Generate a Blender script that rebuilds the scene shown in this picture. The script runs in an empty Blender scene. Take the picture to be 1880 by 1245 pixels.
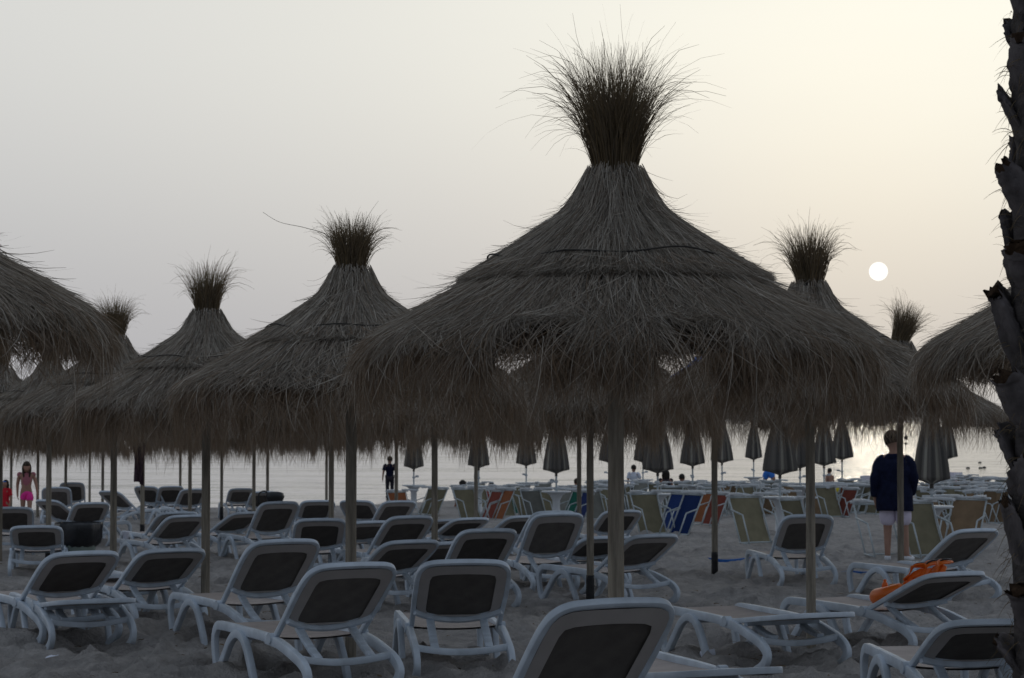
import bpy, math, random
import numpy as np
from mathutils import Vector, Matrix

random.seed(7)
C = bpy.context.scene.collection
R = math.radians
SC = bpy.context.scene

# ------------------------------------------------------------------ camera
CAM_H = 1.5
F = 4000.0                     # focal length in pixels of the 1880 px wide photograph
TILT = math.atan((776 - 622.5) / F)
cam = bpy.data.objects.new('camera', bpy.data.cameras.new('camera'))
C.objects.link(cam)
cam.data.sensor_width = 36.0
cam.data.lens = 36.0 * F / 1880.0
cam.location = (0, 0, CAM_H)
cam.rotation_euler = (R(90) + TILT, 0, 0)
cam.data.clip_start = 0.1
cam.data.clip_end = 60000
cam.data.dof.use_dof = True
cam.data.dof.focus_distance = 10.6
cam.data.dof.aperture_fstop = 11.0
SC.camera = cam


def ss(a, b, x):
    t = np.clip((x - a) / (b - a), 0, 1)
    return t * t * (3 - 2 * t)


def gz(x, y):
    """height of the beach (it falls gently towards the sea)"""
    return float(-0.016 * y + 0.016 * x * ss(45.0, 80.0, y))


SEA_Z = -1.264


def ray(px, py):
    dx = (px - 940.0) / F
    dy = (622.5 - py) / F
    f = Vector((0, math.cos(TILT), math.sin(TILT)))
    u = Vector((0, -math.sin(TILT), math.cos(TILT)))
    return f + Vector((dx, 0, 0)) + u * dy


def W(px, py, Y):
    """point of the scene at depth Y on that sight line"""
    d = ray(px, py)
    return Vector((0, 0, CAM_H)) + d * (Y / d.y)


def G(px, py):
    """where that sight line meets the sand"""
    lo, hi = 3.0, 140.0
    for _ in range(50):
        m = 0.5 * (lo + hi)
        p = W(px, py, m)
        if p.z > gz(p.x, p.y):
            lo = m
        else:
            hi = m
    return W(px, py, lo)


def on_sand(px, Y):
    x = (px - 940.0) / F * Y
    return Vector((x, Y, gz(x, Y)))


# ------------------------------------------------------------------ materials
def new_mat(name):
    m = bpy.data.materials.new(name)
    m.use_nodes = True
    nt = m.node_tree
    b = nt.nodes['Principled BSDF']
    return m, nt, b


def simple(name, col, rough=0.6, noise=0.0, scale=8.0, bump=0.0, bscale=60.0, spec=0.3, stretch=(1, 1, 1), metal=0.0):
    m, nt, b = new_mat(name)
    b.inputs['Roughness'].default_value = rough
    b.inputs['Specular IOR Level'].default_value = spec
    b.inputs['Metallic'].default_value = metal
    tc = nt.nodes.new('ShaderNodeTexCoord')
    mp = nt.nodes.new('ShaderNodeMapping')
    mp.inputs['Scale'].default_value = stretch
    nt.links.new(tc.outputs['Object'], mp.inputs['Vector'])
    if noise > 0:
        n = nt.nodes.new('ShaderNodeTexNoise')
        n.inputs['Scale'].default_value = scale
        n.inputs['Detail'].default_value = 6
        nt.links.new(mp.outputs[0], n.inputs['Vector'])
        mx = nt.nodes.new('ShaderNodeMixRGB')
        mx.inputs[1].default_value = tuple(c * (1 - noise) for c in col) + (1,)
        mx.inputs[2].default_value = tuple(min(1, c * (1 + noise)) for c in col) + (1,)
        cr = nt.nodes.new('ShaderNodeMapRange')
        cr.inputs['From Min'].default_value = 0.3
        cr.inputs['From Max'].default_value = 0.7
        nt.links.new(n.outputs[0], cr.inputs['Value'])
        nt.links.new(cr.outputs[0], mx.inputs[0])
        nt.links.new(mx.outputs[0], b.inputs['Base Color'])
    else:
        b.inputs['Base Color'].default_value = tuple(col) + (1,)
    if bump > 0:
        n2 = nt.nodes.new('ShaderNodeTexNoise')
        n2.inputs['Scale'].default_value = bscale
        n2.inputs['Detail'].default_value = 5
        nt.links.new(mp.outputs[0], n2.inputs['Vector'])
        bp = nt.nodes.new('ShaderNodeBump')
        bp.inputs['Strength'].default_value = bump
        bp.inputs['Distance'].default_value = 0.01
        nt.links.new(n2.outputs[0], bp.inputs['Height'])
        nt.links.new(bp.outputs[0], b.inputs['Normal'])
    return m


def vary(m, lo, hi):
    """each object of this material a little lighter or greyer than the next"""
    nt = m.node_tree
    b = nt.nodes['Principled BSDF']
    src = b.inputs['Base Color'].links[0].from_socket
    oi = nt.nodes.new('ShaderNodeObjectInfo')
    mr = nt.nodes.new('ShaderNodeMapRange')
    mr.inputs['To Min'].default_value = lo
    mr.inputs['To Max'].default_value = hi
    nt.links.new(oi.outputs['Random'], mr.inputs['Value'])
    mx = nt.nodes.new('ShaderNodeMixRGB')
    mx.blend_type = 'MULTIPLY'
    mx.inputs[0].default_value = 1.0
    nt.links.new(src, mx.inputs[1])
    nt.links.new(mr.outputs[0], mx.inputs[2])
    nt.links.new(mx.outputs[0], b.inputs['Base Color'])
    return m


def straw_mat(name, c_dark, c_light, c_brown):
    """colour per strand from the mesh's own 'tone' attribute; thin blades let some light through"""
    m = bpy.data.materials.new(name)
    m.use_nodes = True
    nt = m.node_tree
    nt.nodes.clear()
    out = nt.nodes.new('ShaderNodeOutputMaterial')
    at = nt.nodes.new('ShaderNodeAttribute')
    at.attribute_name = 'tone'
    sp = nt.nodes.new('ShaderNodeSeparateColor')
    nt.links.new(at.outputs['Color'], sp.inputs[0])
    m1 = nt.nodes.new('ShaderNodeMixRGB')
    m1.inputs[1].default_value = c_dark + (1,)
    m1.inputs[2].default_value = c_light + (1,)
    nt.links.new(sp.outputs[0], m1.inputs[0])
    m2 = nt.nodes.new('ShaderNodeMixRGB')
    nt.links.new(sp.outputs[1], m2.inputs[0])
    nt.links.new(m1.outputs[0], m2.inputs[1])
    m2.inputs[2].default_value = c_brown + (1,)
    d = nt.nodes.new('ShaderNodeBsdfDiffuse')
    t = nt.nodes.new('ShaderNodeBsdfTranslucent')
    nt.links.new(m2.outputs[0], d.inputs[0])
    nt.links.new(m2.outputs[0], t.inputs[0])
    mx = nt.nodes.new('ShaderNodeMixShader')
    mx.inputs[0].default_value = 0.22
    nt.links.new(d.outputs[0], mx.inputs[1])
    nt.links.new(t.outputs[0], mx.inputs[2])
    nt.links.new(mx.outputs[0], out.inputs[0])
    return m


def stripe_mat(name):
    m, nt, b = new_mat(name)
    at = nt.nodes.new('ShaderNodeAttribute')
    at.attribute_name = 'tone'
    nt.links.new(at.outputs['Color'], b.inputs['Base Color'])
    b.inputs['Roughness'].default_value = 0.85
    b.inputs['Specular IOR Level'].default_value = 0.1
    return m


M = {}
M['straw'] = straw_mat('weathered straw', (0.165, 0.148, 0.128), (0.71, 0.645, 0.56), (0.255, 0.18, 0.12))
M['tuft'] = straw_mat('topknot straw', (0.11, 0.088, 0.062), (0.30, 0.24, 0.17), (0.25, 0.18, 0.10))
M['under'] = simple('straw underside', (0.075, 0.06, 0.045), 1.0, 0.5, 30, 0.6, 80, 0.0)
M['rope'] = simple('dark tie rope', (0.05, 0.045, 0.04), 0.9, 0.3, 40)
M['wood'] = simple('grey weathered timber', (0.30, 0.265, 0.215), 0.85, 0.35, 7, 0.5, 16, 0.15, (6, 6, 0.6))
M['wood_dark'] = simple('dark timber', (0.10, 0.085, 0.07), 0.9, 0.35, 8, 0.4, 20, 0.1, (6, 6, 0.6))
M['sleeve'] = simple('black pole coating', (0.03, 0.03, 0.032), 0.7, 0.4, 14, 0.3, 40)
M['white'] = simple('white resin', (0.58, 0.65, 0.73), 0.45, 0.16, 7, 0.05, 120, 0.4)
M['taupe'] = simple('taupe resin', (0.45, 0.415, 0.395), 0.6, 0.08, 6, 0.1, 200, 0.3)
M['sling'] = simple('beige sling cloth', (0.46, 0.40, 0.37), 0.8, 0.10, 9, 0.25, 300, 0.2)
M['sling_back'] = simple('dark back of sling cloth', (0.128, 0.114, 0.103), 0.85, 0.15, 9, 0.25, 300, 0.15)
M['stripe'] = stripe_mat('striped canvas')
M['metal'] = simple('white painted tube', (0.46, 0.51, 0.53), 0.4, 0.08, 20, 0, 1, 0.5)
M['table'] = simple('white table plastic', (0.60, 0.63, 0.66), 0.45, 0.06, 10, 0, 1, 0.4)
FAB = {
    'beige': simple('beige canvas', (0.20, 0.18, 0.12), 0.85, 0.15, 6, 0.2, 200, 0.1),
    'tan': simple('tan canvas', (0.21, 0.145, 0.09), 0.85, 0.15, 6, 0.2, 200, 0.1),
    'grey': simple('grey canvas', (0.20, 0.20, 0.18), 0.85, 0.15, 6, 0.2, 200, 0.1),
    'blue': simple('blue canvas', (0.016, 0.04, 0.15), 0.8, 0.12, 6, 0.2, 200, 0.1),
    'navy': simple('navy canvas', (0.03, 0.05, 0.16), 0.8, 0.12, 6, 0.2, 200, 0.1),
    'green': simple('green canvas', (0.015, 0.13, 0.095), 0.8, 0.12, 6, 0.2, 200, 0.1),
    'orange': simple('orange canvas', (0.27, 0.10, 0.045), 0.8, 0.12, 6, 0.2, 200, 0.1),
    'red': simple('red canvas', (0.20, 0.055, 0.04), 0.8, 0.12, 6, 0.2, 200, 0.1),
}
M['skin'] = simple('tanned skin', (0.38, 0.21, 0.15), 0.55, 0.08, 10)
M['skin_pale'] = simple('pale skin', (0.36, 0.21, 0.155), 0.55, 0.08, 10)
M['hair'] = simple('dark hair', (0.02, 0.016, 0.013), 0.6, 0.4, 60, 0.3, 150)
M['hair_brown'] = simple('brown hair', (0.045, 0.03, 0.02), 0.6, 0.4, 60, 0.3, 150)
M['hair_grey'] = simple('short dark grey hair', (0.04, 0.034, 0.03), 0.95, 0.3, 60, 0.3, 150, 0.0)
M['navy'] = simple('navy wool', (0.010, 0.013, 0.035), 0.9, 0.3, 14, 0.4, 90, 0.1)
M['pinkwhite'] = simple('pale lilac cotton', (0.66, 0.60, 0.72), 0.85, 0.08, 10, 0.3, 30, 0.1)
M['pink'] = simple('hot pink cotton', (0.95, 0.05, 0.36), 0.8, 0.1, 10)
M['pink_top'] = simple('dusty pink cotton', (0.40, 0.14, 0.17), 0.8, 0.1, 10)
M['redcloth'] = simple('red cotton', (0.55, 0.015, 0.03), 0.8, 0.1, 10)
M['whitecloth'] = simple('white cotton', (0.75, 0.78, 0.88), 0.85, 0.06, 10)
M['blueshorts'] = simple('bright blue cotton', (0.05, 0.22, 0.75), 0.8, 0.1, 10)
M['darkshorts'] = simple('dark cotton', (0.035, 0.03, 0.04), 0.85, 0.2, 20)
M['coral'] = simple('coral cotton', (0.35, 0.06, 0.05), 0.85, 0.2, 20)
M['shoe'] = simple('white shoe', (0.72, 0.75, 0.8), 0.6, 0.05, 20)
M['black'] = simple('black plastic film', (0.012, 0.013, 0.016), 0.35, 0.3, 12, 0.5, 30, 0.5)
M['bin'] = simple('pale green bin', (0.24, 0.29, 0.26), 0.6, 0.1, 8)
M['orange'] = simple('orange vinyl', (0.85, 0.17, 0.015), 0.35, 0.06, 5, 0, 1, 0.5)
M['tealprint'] = simple('teal print', (0.25, 0.40, 0.36), 0.5)
M['cream'] = simple('cream print', (0.75, 0.42, 0.2), 0.5)
M['reddish'] = simple('red glossy plastic', (0.62, 0.03, 0.025), 0.4)
M['yellow'] = simple('yellow vinyl', (0.62, 0.50, 0.03), 0.4)
M['bluerope'] = simple('blue webbing', (0.02, 0.12, 0.40), 0.7, 0.3, 40)
M['tarp'] = simple('blue tarpaulin', (0.06, 0.22, 0.75), 0.5, 0.3, 14, 0.3, 40)
M['towel'] = simple('dark plum towel', (0.075, 0.045, 0.06), 0.95, 0.4, 25, 0.4, 150)
M['bark'] = simple('palm bark', (0.075, 0.065, 0.062), 0.95, 0.5, 12, 1.0, 25, 0.1, (1, 1, 2.2))
M['stub'] = simple('cut palm leaf base', (0.105, 0.092, 0.092), 0.9, 0.5, 9, 0.9, 30, 0.15, (1, 1, 0.5))
M['stub_cut'] = simple('rotted cut end', (0.045, 0.028, 0.018), 1.0, 0.5, 30, 0.9, 60, 0.05)
M['frond'] = simple('palm leaflet', (0.05, 0.08, 0.03), 0.6, 0.3, 6)


vary(M['white'], .88, 1.05)
vary(M['sling_back'], .75, 1.25)
for _k in FAB:
    vary(FAB[_k], .7, 1.25)
vary(M['wood'], .8, 1.15)


def sand_mat():
    m, nt, b = new_mat('beach sand')
    b.inputs['Roughness'].default_value = 0.95
    b.inputs['Specular IOR Level'].default_value = 0.1
    tc = nt.nodes.new('ShaderNodeTexCoord')

    def noise(scale, det, rough=0.6):
        n = nt.nodes.new('ShaderNodeTexNoise')
        n.inputs['Scale'].default_value = scale
        n.inputs['Detail'].default_value = det
        n.inputs['Roughness'].default_value = rough
        nt.links.new(tc.outputs['Object'], n.inputs['Vector'])
        return n
    n1, n2, n3 = noise(0.45, 5), noise(7.0, 6, 0.7), noise(28.0, 4, 0.7)
    mx = nt.nodes.new('ShaderNodeMixRGB')
    mx.inputs[1].default_value = (0.43, 0.40, 0.38, 1)
    mx.inputs[2].default_value = (0.60, 0.565, 0.54, 1)
    nt.links.new(n1.outputs[0], mx.inputs[0])
    mx2 = nt.nodes.new('ShaderNodeMixRGB')  # shading of small dents put into the colour: darker where the bump dips
    mx2.blend_type = 'MULTIPLY'
    mx2.inputs[0].default_value = 0.55
    cr = nt.nodes.new('ShaderNodeMapRange')
    cr.inputs['From Min'].default_value = 0.3
    cr.inputs['From Max'].default_value = 0.7
    cr.inputs['To Min'].default_value = 0.40
    cr.inputs['To Max'].default_value = 1.25
    nt.links.new(n2.outputs[0], cr.inputs['Value'])
    nt.links.new(mx.outputs[0], mx2.inputs[1])
    nt.links.new(cr.outputs[0], mx2.inputs[2])
    nt.links.new(mx2.outputs[0], b.inputs['Base Color'])
    ad = nt.nodes.new('ShaderNodeMath')
    ad.operation = 'MULTIPLY_ADD'
    ad.inputs[1].default_value = 0.35
    nt.links.new(n3.outputs[0], ad.inputs[0])
    nt.links.new(n2.outputs[0], ad.inputs[2])
    bp = nt.nodes.new('ShaderNodeBump')
    bp.inputs['Strength'].default_value = 1.0
    bp.inputs['Distance'].default_value = 0.09
    nt.links.new(ad.outputs[0], bp.inputs['Height'])
    nt.links.new(bp.outputs[0], b.inputs['Normal'])
    return m


def sea_mat():
    m, nt, b = new_mat('sea water')
    b.inputs['Base Color'].default_value = (0.035, 0.045, 0.05, 1)
    b.inputs['Roughness'].default_value = 0.06
    b.inputs['IOR'].default_value = 1.34
    tc = nt.nodes.new('ShaderNodeTexCoord')

    def noise(sx, sy, det):
        mp = nt.nodes.new('ShaderNodeMapping')
        mp.inputs['Scale'].default_value = (sx, sy, 1)
        nt.links.new(tc.outputs['Object'], mp.inputs['Vector'])
        n = nt.nodes.new('ShaderNodeTexNoise')
        n.inputs['Scale'].default_value = 1.0
        n.inputs['Detail'].default_value = det
        nt.links.new(mp.outputs[0], n.inputs['Vector'])
        return n
    a, c, e = noise(0.6, 1.2, 4), noise(0.10, 0.16, 3), noise(0.02, 0.035, 3)
    s1 = nt.nodes.new('ShaderNodeMath'); s1.operation = 'MULTIPLY_ADD'
    s1.inputs[1].default_value = 4.0
    nt.links.new(c.outputs[0], s1.inputs[0]); nt.links.new(a.outputs[0], s1.inputs[2])
    s2 = nt.nodes.new('ShaderNodeMath'); s2.operation = 'MULTIPLY_ADD'
    s2.inputs[1].default_value = 9.0
    nt.links.new(e.outputs[0], s2.inputs[0]); nt.links.new(s1.outputs[0], s2.inputs[2])
    bp = nt.nodes.new('ShaderNodeBump')
    bp.inputs['Strength'].default_value = 1.0
    bp.inputs['Distance'].default_value = 0.20
    nt.links.new(s2.outputs[0], bp.inputs['Height'])
    nt.links.new(bp.outputs[0], b.inputs['Normal'])
    return m


M['sand'] = sand_mat()
M['sea'] = sea_mat()


# ------------------------------------------------------------------ mesh helpers
def catmull(pts, n=5):
    p = [Vector(q) for q in pts]
    out = []
    for i in range(len(p) - 1):
        a = p[i - 1] if i > 0 else p[i] * 2 - p[i + 1]
        b, c = p[i], p[i + 1]
        d = p[i + 2] if i + 2 < len(p) else p[i + 1] * 2 - p[i]
        for k in range(n):
            t = k / n
            out.append(0.5 * ((2 * b) + (c - a) * t + (2 * a - 5 * b + 4 * c - d) * t * t + (3 * b - a - 3 * c + d) * t ** 3))
    out.append(p[-1])
    return out


def rrect(w, h, c=0.0):
    """rounded rectangle section, 12 points"""
    a, b = w / 2, h / 2
    r = min(a, b) * (0.34 + c)
    out = []
    for cx, cy, s in ((a - r, b - r, 0), (-(a - r), b - r, 90), (-(a - r), -(b - r), 180), (a - r, -(b - r), 270)):
        for k in (0, 45, 90):
            out.append((cx + r * math.cos(R(s + k)), cy + r * math.sin(R(s + k))))
    return out


class MB:
    def __init__(s):
        s.v, s.f = [], []

    def ring_sweep(s, rings, close=True, caps=True):
        n = len(rings[0])
        base = len(s.v)
        for r in rings:
            s.v.extend(r)
        for i in range(len(rings) - 1):
            for k in range(n if close else n - 1):
                k2 = (k + 1) % n
                s.f.append((base + i * n + k, base + i * n + k2, base + (i + 1) * n + k2, base + (i + 1) * n + k))
        if caps and close:
            s.f.append(tuple(base + k for k in reversed(range(n))))
            e = base + (len(rings) - 1) * n
            s.f.append(tuple(e + k for k in range(n)))
        return s

    def sweep(s, pts, sec, side, taper=None):
        pts = [Vector(p) for p in pts]
        side = Vector(side).normalized()
        rings = []
        for i, p in enumerate(pts):
            t = (pts[min(i + 1, len(pts) - 1)] - pts[max(i - 1, 0)]).normalized()
            v = t.cross(side)
            if v.length < 1e-5:
                v = t.orthogonal()
            v.normalize()
            u = v.cross(t).normalized()
            k = taper(i / (len(pts) - 1)) if taper else 1
            rings.append([tuple(p + u * a * k + v * b * k) for a, b in sec])
        return s.ring_sweep(rings)

    def tube(s, pts, r, n=8, r2=None):
        pts = [Vector(p) for p in pts]
        sec = [(math.cos(2 * math.pi * k / n), math.sin(2 * math.pi * k / n)) for k in range(n)]
        t = (pts[-1] - pts[0]).normalized()
        side = t.orthogonal()
        r2 = r if r2 is None else r2
        return s.sweep(pts, sec, side, taper=lambda q: r + (r2 - r) * q)

    def lathe(s, prof, n=24, c=(0, 0, 0), wob=None, caps=True):
        rings = []
        for i, (r, z) in enumerate(prof):
            rings.append([(c[0] + r * (wob(i, k) if wob else 1) * math.cos(2 * math.pi * k / n),
                           c[1] + r * (wob(i, k) if wob else 1) * math.sin(2 * math.pi * k / n), c[2] + z) for k in range(n)])
        return s.ring_sweep(rings, caps=caps)

    def box(s, c, d, rot=None):
        c = Vector(c)
        b = len(s.v)
        for x in (-1, 1):
            for y in (-1, 1):
                for z in (-1, 1):
                    q = Vector((x * d[0] / 2, y * d[1] / 2, z * d[2] / 2))
                    if rot:
                        q = rot @ q
                    s.v.append(tuple(c + q))
        for f in ((0, 1, 3, 2), (4, 6, 7, 5), (0, 4, 5, 1), (2, 3, 7, 6), (0, 2, 6, 4), (1, 5, 7, 3)):
            s.f.append(tuple(b + k for k in f))
        return s

    def grid(s, fn, nu, nv):
        b = len(s.v)
        for i in range(nu + 1):
            for j in range(nv + 1):
                s.v.append(tuple(fn(i / nu, j / nv)))
        for i in range(nu):
            for j in range(nv):
                a = b + i * (nv + 1) + j
                s.f.append((a, a + nv + 1, a + nv + 2, a + 1))
        return s

    def mesh(s, name, mat, smooth=True, sharp=False):
        me = bpy.data.meshes.new(name)
        me.from_pydata(s.v, [], s.f)
        me.update()
        if smooth:
            me.polygons.foreach_set('use_smooth', [True] * len(me.polygons))
        if sharp:
            me.set_sharp_from_angle(angle=R(33))
        me.materials.append(mat)
        return me


def put(name, me, parent=None, loc=(0, 0, 0), rot=(0, 0, 0)):
    o = bpy.data.objects.new(name, me)
    C.objects.link(o)
    o.parent = parent
    o.location = loc
    o.rotation_euler = rot
    return o


def tag(o, label, cat, group=None):
    o['label'] = label
    o['category'] = cat
    if group:
        o['group'] = group
    return o


def thing(name, label, cat, loc=(0, 0, 0), rotz=0.0, group=None):
    o = bpy.data.objects.new(name, None)
    C.objects.link(o)
    o.empty_display_size = 0.1
    o.location = loc
    o.rotation_euler = (0, 0, rotz)
    return tag(o, label, cat, group)


def clone(src, parent=None):
    c = src.copy()
    C.objects.link(c)
    c.parent = parent
    for ch in list(src.children):
        clone(ch, c)
    return c


def child(o, stem):
    return [c for c in o.children if c.name.split('.')[0] == stem]


def structure(o):
    o['kind'] = 'structure'
    return o


# ------------------------------------------------------------------ sand and sea
rng = np.random.default_rng(11)


def vnoise(x, y, seed):
    r = np.random.default_rng(seed)
    T = r.random((256, 256))
    xi, yi = np.floor(x).astype(int), np.floor(y).astype(int)
    fx, fy = x - xi, y - yi
    fx, fy = fx * fx * (3 - 2 * fx), fy * fy * (3 - 2 * fy)
    a, b = T[xi % 256, yi % 256], T[(xi + 1) % 256, yi % 256]
    c, d = T[xi % 256, (yi + 1) % 256], T[(xi + 1) % 256, (yi + 1) % 256]
    return (a * (1 - fx) + b * fx) * (1 - fy) + (c * (1 - fx) + d * fx) * fy - 0.5


def make_sand():
    ys = [-60, -30, -12, -4, 0, 3, 5]
    y = 6.0
    while y < 150:
        ys.append(y)
        y += 0.055 * max(1.0, (y / 15.0) ** 1.35)
    ys += [155, 170, 200, 240]
    xs = [0.0]
    x = 0.0
    while x < 400:
        x += 0.065 if x < 5 else (0.12 if x < 9 else (0.35 if x < 18 else x * 0.12))
        xs.append(x)
    xs = np.array([-q for q in reversed(xs[1:])] + xs)
    ys = np.array(ys)
    X, Y = np.meshgrid(xs, ys)
    Z = -0.016 * Y + 0.016 * np.clip(X, -40, 40) * ss(45, 80, Y)
    Z -= 0.03 * np.clip(Y - 100, 0, 200) * 0.5
    amp = ss(1, 6, Y) * (1 - ss(60, 90, Y) * 0.8)
    Z += amp * (0.10 * vnoise(X * 0.9, Y * 0.9, 1) + 0.085 * vnoise(X * 2.3 + 9, Y * 2.3, 2) + 0.05 * vnoise(X * 5.5, Y * 5.5 + 4, 3))
    Z += 0.05 * vnoise(X * 0.22, Y * 0.22, 4) * ss(20, 70, Y)
    # foot prints and scuffs pressed into the dry sand
    for _ in range(5200):
        cy = 8 + 40 * rng.random() ** 1.6
        cx = (rng.random() - 0.5) * (0.52 * cy + 2.0)
        r = 0.07 + 0.09 * rng.random()
        dep = 0.03 + 0.05 * rng.random()
        i0, i1 = np.searchsorted(ys, [cy - 3 * r, cy + 3 * r])
        j0, j1 = np.searchsorted(xs, [cx - 3 * r, cx + 3 * r])
        if i1 <= i0 or j1 <= j0:
            continue
        a = rng.random() * 3.14
        dx, dy = X[i0:i1, j0:j1] - cx, Y[i0:i1, j0:j1] - cy
        u, v = dx * math.cos(a) + dy * math.sin(a), -dx * math.sin(a) + dy * math.cos(a)
        q = (u / r) ** 2 + (v / (r * 1.7)) ** 2
        Z[i0:i1, j0:j1] += dep * (-np.exp(-q * 1.2) + 0.45 * np.exp(-(np.sqrt(q) - 1.5) ** 2 * 5))
    ny, nx = X.shape
    V = np.stack([X.ravel(), Y.ravel(), Z.ravel()], 1)
    i, j = np.meshgrid(np.arange(ny - 1), np.arange(nx - 1), indexing='ij')
    a = (i * nx + j).ravel()
    Fq = np.stack([a, a + 1, a + nx + 1, a + nx], 1)
    return fast_mesh('sand', V, Fq, M['sand'])


def fast_mesh(name, V, Fq, mat, tone=None, smooth=True):
    me = bpy.data.meshes.new(name)
    me.vertices.add(len(V))
    me.vertices.foreach_set('co', np.asarray(V, np.float32).ravel())
    k = Fq.shape[1]
    me.loops.add(Fq.size)
    me.loops.foreach_set('vertex_index', Fq.astype(np.int32).ravel())
    me.polygons.add(len(Fq))
    me.polygons.foreach_set('loop_start', (np.arange(len(Fq)) * k).astype(np.int32))
    me.polygons.foreach_set('use_smooth', np.full(len(Fq), smooth))
    me.update(calc_edges=True)
    if tone is not None:
        ca = me.color_attributes.new('tone', 'FLOAT_COLOR', 'POINT')
        ca.data.foreach_set('color', np.asarray(tone, np.float32).ravel())
    me.materials.append(mat)
    return me


structure(put('beach', make_sand()))
sea = MB()
sea.v = [(-30000, 55, 0), (30000, 55, 0), (30000, 40000, 0), (-30000, 40000, 0)]
sea.f = [(0, 1, 2, 3)]
structure(put('sea', sea.mesh('sea', M['sea'], False), loc=(0, 0, SEA_Z)))

# bits of straw and dark debris dropped on the sand
rg = np.random.default_rng(31)
DEBRIS = 1500
cy = 9 + 24 * rg.random(DEBRIS) ** 1.4
cx = (rg.random(DEBRIS) - .5) * (.5 * cy + 1.5)
# (built below, once the blade helper exists)


# ------------------------------------------------------------------ thatched parasols
PROF = np.array([(.080, 2.86), (.100, 2.82), (.125, 2.77), (.165, 2.69), (.225, 2.61), (.42, 2.475), (.70, 2.295), (.97, 2.138), (1.11, 2.052),
                 (1.178, 1.995), (1.222, 1.90), (1.235, 1.75), (1.235, 1.50), (1.23, 1.25)])
_S = np.concatenate([[0], np.cumsum(np.linalg.norm(np.diff(PROF, axis=0), axis=1))])
S_BAND = float(np.interp(.70, PROF[:9, 0], _S[:9]))
S_RIM = float(_S[9])


def prof_at(s):
    r = np.interp(s, _S, PROF[:, 0])
    z = np.interp(s, _S, PROF[:, 1])
    e = 0.02
    dr = np.interp(s + e, _S, PROF[:, 0]) - np.interp(s - e, _S, PROF[:, 0])
    dz = np.interp(s + e, _S, PROF[:, 1]) - np.interp(s - e, _S, PROF[:, 1])
    l = np.sqrt(dr * dr + dz * dz) + 1e-9
    return r, z, -dz / l, dr / l


def ribbons(P, wid, rg, tone):
    """P: N x K x 3 centre lines; every strand becomes one thin blade"""
    N, K, _ = P.shape
    T = np.gradient(P, axis=1)
    T /= np.linalg.norm(T, axis=2, keepdims=True) + 1e-9
    ref = rg.normal(size=(N, 1, 3))
    B = np.cross(T, ref)
    B /= np.linalg.norm(B, axis=2, keepdims=True) + 1e-9
    t = np.linspace(0, 1, K)[None, :, None]
    w = wid[:, None, None] * (1 - 0.75 * t ** 2) * 0.5
    V = np.stack([P - B * w, P + B * w], 2).reshape(-1, 3)
    base = (np.arange(N)[:, None] * K + np.arange(K - 1)[None, :]).ravel() * 2
    Fq = np.stack([base, base + 1, base + 3, base + 2], 1)
    col = np.repeat(tone, K * 2, axis=0)
    return V, Fq, col


def ang_noise(phi, k, rg):
    out = np.zeros_like(phi)
    for n in range(2, k):
        out += np.sin(phi * n + rg.random() * 6.28) * rg.normal() / math.sqrt(n)
    return out / 2.0


def straws(N, s0, length, rg, K=6, off0=0.0, off1=0.03, lift=0.03, swirl=0.10, rscale=None, clump=0.0, wid=0.004, brown=0.0, bright=0.5, phi=None):
    phi = rg.random(N) * 2 * np.pi if phi is None else phi
    t = np.linspace(0, 1, K)
    s = s0[:, None] + length[:, None] * t[None, :]
    r, z, nr, nz = prof_at(s)
    off = (off0 + (off1 - off0) * rg.random(N))[:, None] + (rg.normal(0, 1, N) * lift)[:, None] * t[None, :] ** 2
    off = off + np.abs(rg.normal(0, .25, N) * lift)[:, None] * t[None, :]
    sw = (rg.normal(0, swirl, N))[:, None] * t[None, :] + (rg.normal(0, swirl * 0.9, N))[:, None] * t[None, :] ** 2
    ph = phi[:, None] + sw * 0.4 / np.maximum(r, 0.12)
    if clump > 0:
        cl = np.round(phi * 22 / (2 * np.pi)) / 22 * 2 * np.pi + rg.normal(0, .05, N)
        ph = ph + clump * (cl - phi)[:, None] * t[None, :]
    rr = r + nr * off
    if rscale is not None:
        rr = rr * rscale[:, None]
    P = np.stack([rr * np.cos(ph), rr * np.sin(ph), z + nz * off], 2)
    tone = np.zeros((N, 4))
    tone[:, 0] = np.clip(rg.normal(bright, .24, N), 0, 1)
    tone[:, 1] = np.clip(rg.normal(brown, .22, N), 0, 1)
    tone[:, 3] = 1
    return ribbons(P, wid * (0.6 + 0.8 * rg.random(N)), rg, tone)


def merge(parts):
    V, Fq, col, n = [], [], [], 0
    for v, f, c in parts:
        V.append(v); Fq.append(f + n); col.append(c)
        n += len(v)
    return np.concatenate(V), np.concatenate(Fq), np.concatenate(col)


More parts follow.
